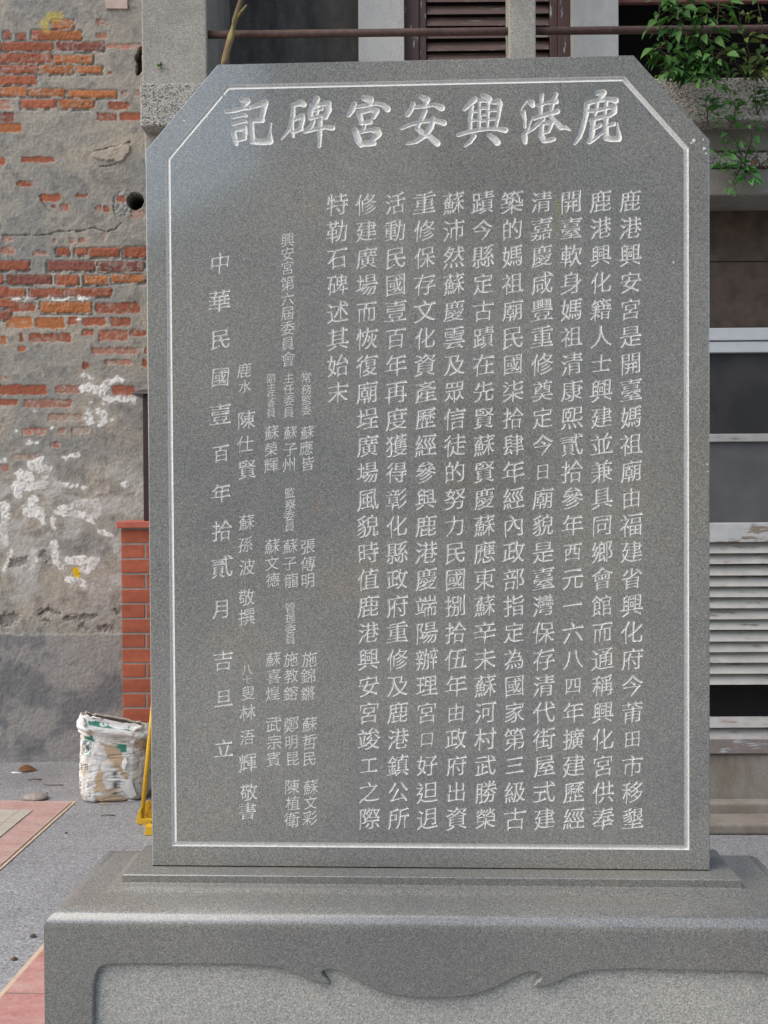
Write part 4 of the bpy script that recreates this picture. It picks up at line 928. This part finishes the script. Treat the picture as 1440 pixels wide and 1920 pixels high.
# lip turned inwards and the hollow inside, coloured dark for its shade
V2 = SV.reshape(-1, 3); C2 = scol.reshape(-1, 3)
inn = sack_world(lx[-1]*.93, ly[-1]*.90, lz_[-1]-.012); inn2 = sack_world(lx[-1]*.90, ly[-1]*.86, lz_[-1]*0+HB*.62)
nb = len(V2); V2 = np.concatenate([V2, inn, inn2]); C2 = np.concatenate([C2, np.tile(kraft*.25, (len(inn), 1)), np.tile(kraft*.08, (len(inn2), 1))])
t0 = (NV-1)*(NU+1); k = np.arange(NU)
SF = np.concatenate([SF, np.stack([t0+k, t0+k+1, nb+k+1, nb+k], 1), np.stack([nb+k, nb+k+1, nb+NU+2+k, nb+NU+1+k], 1)])
me = np_mesh('sack', V2, SF, True, np.clip(C2, .01, .9))
bot = len(me.vertices)
n = NT('sack paper', .8, .25); n.col(n.mix(1.0, n.attr(), n.ramp(n.noise(40, 4), [(.3, .93), (.7, 1.06)]), 'MULTIPLY')); n.bump(n.noise(60, 5, .6), .004, .5)
sack = empty('paper_sack', bc, 'torn white paper sack with green print and rolled top standing on the paving', 'sack')
link(me, 'sack_body', n.m, sack)
b = MB(); b.add([sack_world(W2*.84*cx_[0, k], D2*.82*sy_[0, k], HB*.63+0*k) for k in range(0, NU, 4)], [tuple(range(len(range(0, NU, 4))))])
b.build('hollow_shade', plain('sack hollow black', (.03, .027, .025), .95), sack, fix=False)  # near-black sheet painting the shade inside the sack mouth
# loose curls of paper
PAP = plain('paper scrap white', (.70, .69, .67), .85); KRP = plain('paper scrap kraft', (.45, .35, .25), .85)
def on_sack(zx, zy, off=0.0):
    px, py = 130+zx/8, 1330+zy/8
    m_ = np.where(front, (PX-px)**2+(PY-py)**2, 1e9); i = np.unravel_index(np.argmin(m_), m_.shape); p = SV[i].copy(); c_ = np.array([bc[0], bc[1], p[2]]); d = p-c_; return p+d/np.linalg.norm(d)*off
def scrap(pts, mat, off):
    b = MB(); P_ = [on_sack(x, y, off+o_) for x, y, o_ in pts]; cmid = sum(P_)/len(P_)+np.array([0, -.002, 0])
    b.add(P_+[cmid], [(i, (i+1) % len(P_), len(P_)) for i in range(len(P_))])
    o = b.build('paper_curl', mat, sack, fix=False); s_ = o.modifiers.new('thickness', 'SOLIDIFY'); s_.thickness = .0012
scrap([(840, 710, .004), (850, 780, .010), (800, 900, .010), (770, 860, .006), (790, 780, .004)], PAP, .003)
scrap([(910, 1030, .004), (985, 1290, .010), (900, 1330, .010), (780, 1200, .004), (830, 1080, .003)], PAP, .003)
scrap([(900, 1340, .01), (970, 1440, .02), (870, 1440, .02), (860, 1380, .006)], PAP, .002)
scrap([(520, 1500, .01), (660, 1480, .02), (620, 1560, .03), (510, 1560, .035)], KRP, .004)
for (xa, ya, xb, yb, r_) in [(130, 250, 330, 330, .016), (120, 340, 320, 400, .013), (200, 130, 250, 260, .014), (960, 320, 1100, 240, .014), (330, 120, 520, 130, .006)]:
    p, q_ = on_sack(xa, ya, .004), on_sack(xb, yb, .004); mid = (p+q_)/2+np.array([0, -.008, .004])
    b = MB(); b.tube([p, p*.5+mid*.5+np.array([0, 0, .004]), mid, q_*.5+mid*.5, q_], [r_*.35, r_*.75, r_*.6, r_*.8, r_*.3], 9); b.build('rolled_edge', PAP, sack)

# ================================================================== YELLOW FOLDING STAND (mostly behind the stele)
g0 = on_z(265, 1545); g1_ = on_z(279, 1566)
yb_ = empty('folding_barrier', g0, 'yellow painted metal folding stand, rust at its feet, half hidden behind the stele', 'barrier')
YEL = NT('chipped yellow paint', .5, .4)
YEL.col(YEL.mix(YEL.ramp(YEL.noise(22, 6, .65), [(.56, 0.), (.68, .8)]), (.62, .36, .02), (.26, .10, .02))); YEL = YEL.m
def at_t(px, py, y): return on_y(px, py, y)
def ybar(p, q_, r_, name, parent=yb_):
    b = MB(); b.tube([p, q_], r_, 12); return b.build(name, YEL, parent)
y1_ = g0[1]; topl = at_t(283, 1360, y1_+.10)
dirv = topl-g0; top2 = g0+dirv*1.62
ybar(g0+np.array([0, 0, .004]), top2, .0105, 'leg')
p2 = g0+np.array([.055, .33, 0]); 
ybar(p2, top2+np.array([.03, .03, 0]), .0105, 'leg')
ybar(g0+np.array([.15, 0, .004]), top2+np.array([.10, 0, 0]), .0105, 'leg'); ybar(p2+np.array([.09, 0, 0]), top2+np.array([.10, .03, 0]), .0105, 'leg')
ybar(top2+np.array([-.01, 0, 0]), top2+np.array([.12, 0, 0]), .012, 'top_bar')
b = MB()
def prism(b, pts, d):
    m_ = len(pts); vs = [np.array(p) for p in pts]+[np.array(p)+d for p in pts]
    b.add(vs, [tuple(range(m_)), tuple(range(2*m_-1, m_-1, -1))]+[(i, (i+1) % m_, m_+(i+1) % m_, m_+i) for i in range(m_)])
zz8 = lambda x, y, yy: at_t(130+x/8, 1330+y/8, yy)
prism(b, [zz8(1000, 1700, y1_-.02), zz8(1190, 1780, y1_-.02), zz8(1240, 1660, y1_-.02), zz8(1080, 1640, y1_-.02), zz8(1070, 1500, y1_-.02), zz8(1030, 1530, y1_-.02)], np.array([0, .03, 0]))
b.build('foot', YEL, yb_, bevel=.002)
b = MB(); prism(b, [zz8(1120, 1420, y1_+.05), zz8(1190, 1360, y1_+.05), zz8(1300, 1400, y1_+.05), zz8(1300, 1690, y1_+.05), zz8(1110, 1660, y1_+.05)], np.array([0, .006, 0])); b.build('gusset_plate', YEL, yb_, bevel=.002)
b = MB(); q0 = on_z(278, 1567); b.hexa([q0+np.array([-.018, 0, .001]), q0+np.array([.08, 0, .001]), q0+np.array([.08, .05, .001]), q0+np.array([-.018, .05, .001]), q0+np.array([-.012, 0, .045]), q0+np.array([.08, 0, .04]), q0+np.array([.08, .04, .04]), q0+np.array([-.012, .04, .045])])
b.build('rubber_foot', YEL, yb_, bevel=.003)

# ================================================================== PLANTS
def leaf(b, cols, p, d, size, droop, rs, shade, wid=.42, lobed=False):
    d = np.array(d, float); d /= np.linalg.norm(d)
    side = np.cross(d, (0, 0, 1.0)); 
    if np.linalg.norm(side) < .1: side = np.array([1., 0, 0])
    side /= np.linalg.norm(side); nrm = np.cross(side, d); tw_ = rs.uniform(-.9, .9); side, nrm = side*math.cos(tw_)+nrm*math.sin(tw_), nrm*math.cos(tw_)-side*math.sin(tw_)
    prof_ = [(0, .04), (.07, .38), (.17, .76), (.31, .98), (.45, 1.0), (.60, .80), (.76, .50), (.90, .20), (1, .02)]
    if lobed: prof_ = [(0, .05), (.12, .75), (.22, 1.25), (.34, .8), (.5, 1.05), (.62, .6), (.8, .45), (1, .02)]
    base_ = len(b.v); vs = []
    for t_, w_ in prof_:
        c_ = p+d*size*t_+nrm*(-droop*size*t_*t_)
        hw = w_*size*wid*.5; vs += [c_-side*hw+nrm*hw*.35, c_, c_+side*hw+nrm*hw*.35]
    fs = []
    for i in range(len(prof_)-1):
        fs += [(i*3, i*3+1, i*3+4, i*3+3), (i*3+1, i*3+2, i*3+5, i*3+4)]
    b.add(vs, fs, True); cols += [shade]*len(vs)
def foliage(name, b, cols, mat, parent):
    me = bpy.data.meshes.new(name); me.from_pydata(b.v, [], b.f); me.polygons.foreach_set('use_smooth', b.sm)
    a = me.color_attributes.new('Col', 'FLOAT_COLOR', 'POINT'); c4 = np.ones((len(b.v), 4), np.float32); c4[:, :3] = np.array(cols)[:, None]; a.data.foreach_set('color', c4.ravel())
    return link(me, name, mat, parent)
LF1 = leafmat('mid green leaves', (.034, .105, .026), (.090, .20, .046)); LF2 = leafmat('mixed leaves', (.035, .085, .026), (.13, .165, .04)); LF3 = leafmat('fresh weed leaves', (.05, .15, .04), (.10, .25, .07))
STEM = plain('green brown stems', (.10, .085, .045), .8)
def plant(name, label, root_px, stems, t0_, nleaf, size, mat, seed, spread=.05, wid=.42, lobed=False, leafy=.15, hang=.25, group=None):
    """stems : lists of picture points on the plane t0_; leaves spring from them in whorls"""
    rs = random.Random(seed); s_, z_ = HF.pix(*root_px, t0_); root = empty(name, HF.w(s_, t0_, z_), label, 'plant', group)
    sb = MB(); lb = MB(); cols = []
    for st in stems:
        P_ = []; tt = t0_
        for i, q_ in enumerate(st):
            px, py = q_[0], q_[1]; dt = q_[2] if len(q_) > 2 else -.03*i; a, z2 = HF.pix(px, py, t0_+dt); P_.append(HF.w(a, t0_+dt, z2))
        m_ = len(P_); sb.tube(P_, [max(.0012, .0036*(1-i/m_)) for i in range(m_)], 6)
        seg = [np.linalg.norm(P_[i+1]-P_[i]) for i in range(m_-1)]; tot = sum(seg)
        for k in range(nleaf):
            u = (leafy+(1-leafy)*(k+rs.random())/nleaf)*tot; i = 0
            while i < m_-2 and u > seg[i]: u -= seg[i]; i += 1
            p = P_[i]+(P_[i+1]-P_[i])*min(1, u/seg[i])
            az = rs.uniform(0, 2*math.pi); d = np.array([math.cos(az), -abs(math.sin(az))*.9-.1, rs.uniform(-.55, .45)-hang])
            off = d*rs.uniform(.2, 1)*spread
            lb_p = p+off
            if spread > .02: sb.tube([p, lb_p], [.0012, .0008], 4)
            leaf(lb, cols, lb_p, d+np.array([0, 0, -hang]), size*rs.uniform(.6, 1.15), rs.uniform(.1, .5), rs, rs.random(), wid, lobed)
    sb.build('stems', STEM, root); foliage('foliage', lb, cols, mat, root)
    return root
tp_ = 4.46
plant('leafy_shrub', 'bushy green shrub with pointed leaves hanging over the pebbled ledge beside the stele', (1290, 150), [[(1290, 150, .05), (1250, 90), (1235, 40), (1238, -30)], [(1290, 150, .05), (1262, 120), (1245, 100), (1232, 88)], [(1290, 150, .05), (1285, 90), (1275, 45), (1290, 0)], [(1290, 150, .05), (1300, 95), (1318, 50), (1330, 10)],
    [(1290, 150, .05), (1310, 130), (1338, 110), (1355, 95)], [(1290, 150, .05), (1290, 130), (1300, 140), (1340, 155)], [(1290, 150, .05), (1270, 125), (1262, 130), (1240, 135)], [(1300, 140, 0), (1290, 70), (1262, 10), (1250, -40)], [(1290, 150, .05), (1320, 90), (1345, 40), (1350, -30)]],
    tp_, 36, .068, LF1, 1, .065, .44)
plant('flowering_weed', 'sparse yellowing weed with mixed leaves at the right end of the ledge', (1410, 150), [[(1410, 150, .05), (1405, 100), (1392, 60), (1385, 20)], [(1410, 150, .05), (1425, 100), (1430, 50), (1420, 0)], [(1410, 150, .05), (1440, 110), (1455, 70)], [(1400, 150, .05), (1380, 120), (1372, 85)], [(1410, 150, .05), (1412, 130), (1432, 140)]],
    tp_, 20, .056, LF2, 2, .055, .55)
plant('small_weed', 'small weed with toothed leaves growing from the middle of the pebbled ledge', (1328, 236), [[(1328, 236, .03), (1325, 205, 0), (1322, 186, -.02)]], tp_+.03, 12, .060, LF3, 3, .018, .45, True, .35, -.1, 'weeds on the pebbled ledge')
plant('small_weed', 'thin weed with paired leaves on the ledge, right of the toothed weed', (1378, 232), [[(1378, 232, .03), (1378, 200, 0), (1377, 182, -.02)], [(1378, 232, .03), (1360, 222, -.01), (1342, 222, -.03)]], tp_+.03, 11, .052, LF3, 4, .018, .45, True, .35, -.1, 'weeds on the pebbled ledge')
plant('small_weed', 'leafy weed against the ledge at the right edge of the picture', (1420, 205), [[(1420, 215, .03), (1416, 180, 0), (1412, 158, -.02)], [(1420, 215, .03), (1432, 190, -.01), (1440, 176, -.03)]], tp_+.03, 14, .050, LF1, 5, .03, .45, True, .2, 0, 'weeds on the pebbled ledge')
plant('hanging_creeper', 'green creeper with lobed leaves rooted below the ledge above the door', (1395, 305), [[(1395, 305, .06), (1375, 285), (1350, 290), (1338, 280)], [(1395, 305, .06), (1380, 265), (1362, 245), (1372, 238)], [(1395, 305, .06), (1410, 260), (1405, 235), (1402, 224)], [(1395, 305, .06), (1360, 312), (1345, 320)],
    [(1395, 305, .06), (1398, 330), (1392, 345)], [(1395, 305, .06), (1405, 320), (1412, 345)], [(1390, 310, .05), (1375, 340), (1382, 362), (1388, 372)]], tp_+.08, 11, .052, LF3, 6, .035, .55, True, .2, .15)
plant('dry_creeper', 'dry brown curled leaves of a dead creeper beside the door lintel', (1425, 310), [[(1425, 312, .05), (1420, 300), (1415, 290)], [(1425, 312, .05), (1438, 300), (1445, 285)]], tp_+.1, 7, .035, leafmat('dead leaves', (.14, .075, .045), (.25, .15, .10)), 8, .02, .7, False, .1, .1)
s_, z_ = HF.pix(302, 124, t_col-.004); wd = empty('wall_weed', HF.w(s_, t_col-.002, z_), 'tiny green seedling sprouting from a crack in the concrete column', 'plant')
lb = MB(); cols = []; rs = random.Random(9)
for k in range(7): leaf(lb, cols, HF.w(s_, t_col-.004, z_), np.array([rs.uniform(-1, 1), -.5, rs.uniform(-.3, 1)]), .022, .3, rs, rs.random(), .5)
foliage('foliage', lb, cols, LF3, wd); b = MB(); b.tube([HF.w(s_, t_col+.004, z_-.02), HF.w(s_, t_col-.004, z_)], .0012, 5); b.build('stems', STEM, wd)
# bare twig standing on the ledge
tt = t_col-.02; br = [HF.pix(412, 156, tt), HF.pix(420, 112, tt), HF.pix(433, 70, tt), HF.pix(441, 40, tt), HF.pix(452, 0, tt), HF.pix(462, -60, tt), HF.pix(470, -150, tt)]
twig = empty('bare_branch', HF.w(br[0][0], tt, br[0][1]), 'bare yellowish branch rising from the ledge in front of the sooty wall', 'branch')
b = MB(); b.tube([HF.w(a, tt+.01*math.sin(i*1.7), z2) for i, (a, z2) in enumerate(br)], [.016, .0145, .0165, .013, .0125, .011, .009], 12)
n = NT('yellow brown bark', .8, .3); n.col(n.mix(n.ramp(n.noise(18, 5, .6, n.mapped((1, 1, .4))), [(.42, 0.), (.6, 1.)]), (.27, .22, .085), (.15, .085, .055))); n.bump(n.noise(60, 4), .003, .6)
b.build('stem', n.m, twig)
b = MB(); a, z2 = HF.pix(441, 40, tt); a2, z3 = HF.pix(462, 10, tt-.06); b.tube([HF.w(a, tt, z2), HF.w((a+a2)/2, tt-.02, (z2+z3)/2+.01), HF.w(a2, tt-.06, z3)], [.008, .006, .004], 8); b.build('shoot', n.m, twig)

# ================================================================== LITTER ON THE PAVING
def gp(px, py): return on_z(px, py)
b = MB(); cols = []; rs = random.Random(4)
p = gp(34, 1447); leaf(b, cols, np.array([p[0], p[1], .012]), (1, .1, .12), .11, .3, rs, .5, .5)
o = foliage('fallen_leaf', b, cols, leafmat('dry leaf', (.16, .07, .035), (.22, .10, .05)), None); tag(o, 'dry brown fallen leaf lying on the paving near the plastered wall', 'leaf')
s_ = o.modifiers.new('thickness', 'SOLIDIFY'); s_.thickness = .001
p, q_ = gp(22, 1450), gp(41, 1451); b = MB(); b.tube([(p[0], p[1], .0045), (q_[0], q_[1], .0045)], .004, 8)
tag(b.build('cigarette_butt', plain('white paper', (.7, .69, .66), .8), None, (p[0], p[1], 0)), 'thin white cigarette end beside the dry leaf', 'litter')
p = gp(66, 1499); b = MB(); vs = []; fs = []; NA, NB = 28, 8
for j in range(NB+1):
    e_ = j/NB*math.pi/2
    for i in range(NA):
        a = 2*math.pi*i/NA; r_ = 1+.03*math.sin(5*a); vs.append((p[0]+.066*math.cos(e_)*math.cos(a)*r_, p[1]+.05*math.cos(e_)*math.sin(a)*r_, .012+.022*math.sin(e_)))
for j in range(NB):
    for i in range(NA): fs.append((j*NA+i, j*NA+(i+1) % NA, (j+1)*NA+(i+1) % NA, (j+1)*NA+i))
b.add(vs, fs, True); b.add([(p[0]+.066*math.cos(2*math.pi*i/NA), p[1]+.05*math.sin(2*math.pi*i/NA), z2) for z2 in (.012, .009) for i in range(NA)], [(i, (i+1) % NA, NA+(i+1) % NA, NA+i) for i in range(NA)], True)
tag(b.build('husk', plain('grey brown husk', (.27, .235, .215), .7, var=.3, sc=60, bump=.4), None, (p[0], p[1], 0)), 'grey brown domed husk on the edge of the pink paving', 'litter')
for k, (px, py, r_, lab) in enumerate([(124, 1563, .006, 'dark pebble on the grey paving left of the stele plinth'), (27, 1800, .009, 'brown crumpled seed pod on the paving at the lower left'), (62, 1757, .010, 'small brown twig knot beside the plinth corner'), (88, 1488, .005, 'black crumb of dirt between husk and sack')]):
    p = gp(px, py); bm = bmesh.new(); bmesh.ops.create_icosphere(bm, subdivisions=2, radius=r_)
    for v in bm.verts: v.co *= 1+.35*(random.Random(hash((round(v.co.x, 5), k))).random()-.5); v.co.z *= .6
    me = bpy.data.meshes.new('pebble'); bm.to_mesh(me); bm.free(); me.transform(Matrix.Translation((p[0], p[1], r_*.55)))
    tag(link(me, 'pebble', plain('dirt lump', (.10, .065, .045) if k in (1, 2) else (.05, .045, .045), .9), None, (p[0], p[1], 0)), lab, 'litter')
for k, (pts, lab) in enumerate([([(52, 1464), (64, 1462), (78, 1463)], 'thin dry stalk on the paving above the husk'), ([(83, 1472), (96, 1474), (119, 1473)], 'longer dry stalk right of the thin stalk'), ([(188, 1531), (200, 1530), (215, 1530)], 'short dark twig in front of the paper sack')]):
    b = MB(); P_ = [gp(*q_) for q_ in pts]; b.tube([(p[0], p[1], .004+.002*(i % 2)) for i, p in enumerate(P_)], .0026, 6)
    tag(b.build('twig', plain('dry stalk', (.13, .10, .085), .9), None, (P_[0][0], P_[0][1], 0)), lab, 'twig')

# ================================================================== HOUSE ACROSS THE LANE (seen mirrored in the polished stone)
opp = empty('neighbour_house', (3, -11, 0), 'pale rendered house across the lane, mirrored dimly in the polished stone', 'house')
OPW = plaster('pale street render', (.42, .40, .37), (.50, .48, .44), sc=1.2)
def ob(name, mat, boxes, bevel=0, parent=opp):
    b = MB()
    for q_ in boxes: b.abox(*q_)
    return b.build(name, mat, parent, bevel=bevel)
wl_ = ob('wall', OPW, [(-1.95, 9, -15, -10, 0, 8.2)], .02)
ob('parapet', OPW, [(-2.1, 9.1, -15.1, -9.9, 8.2, 8.6)], .02)
b = MB(); b.add([(-1.95, -10.2, 0), (-6.5, -10.2, 0), (-6.5, -10.2, 3.1), (-1.95, -10.2, 5.6), (-1.95, -15, 0), (-6.5, -15, 0), (-6.5, -15, 3.1), (-1.95, -15, 5.6)], [(0, 1, 2, 3), (7, 6, 5, 4), (0, 4, 5, 1), (1, 5, 6, 2), (2, 6, 7, 3), (3, 7, 4, 0)])
b.build('lean_to', OPW, opp)
for x in (.2, 3.0, 5.8):
    for z_ in (1.2, 4.6):
        fr = ob('window', plain('window surround', (.5, .49, .46), .7), [(x-.08, x+1.38, -10.0, -9.94, z_-.08, z_+1.68)], .01)
        ob('pane', plain('street glass', (.03, .035, .04), .1), [(x, x+1.3, -9.94, -9.93, z_, z_+1.6)], 0, fr)
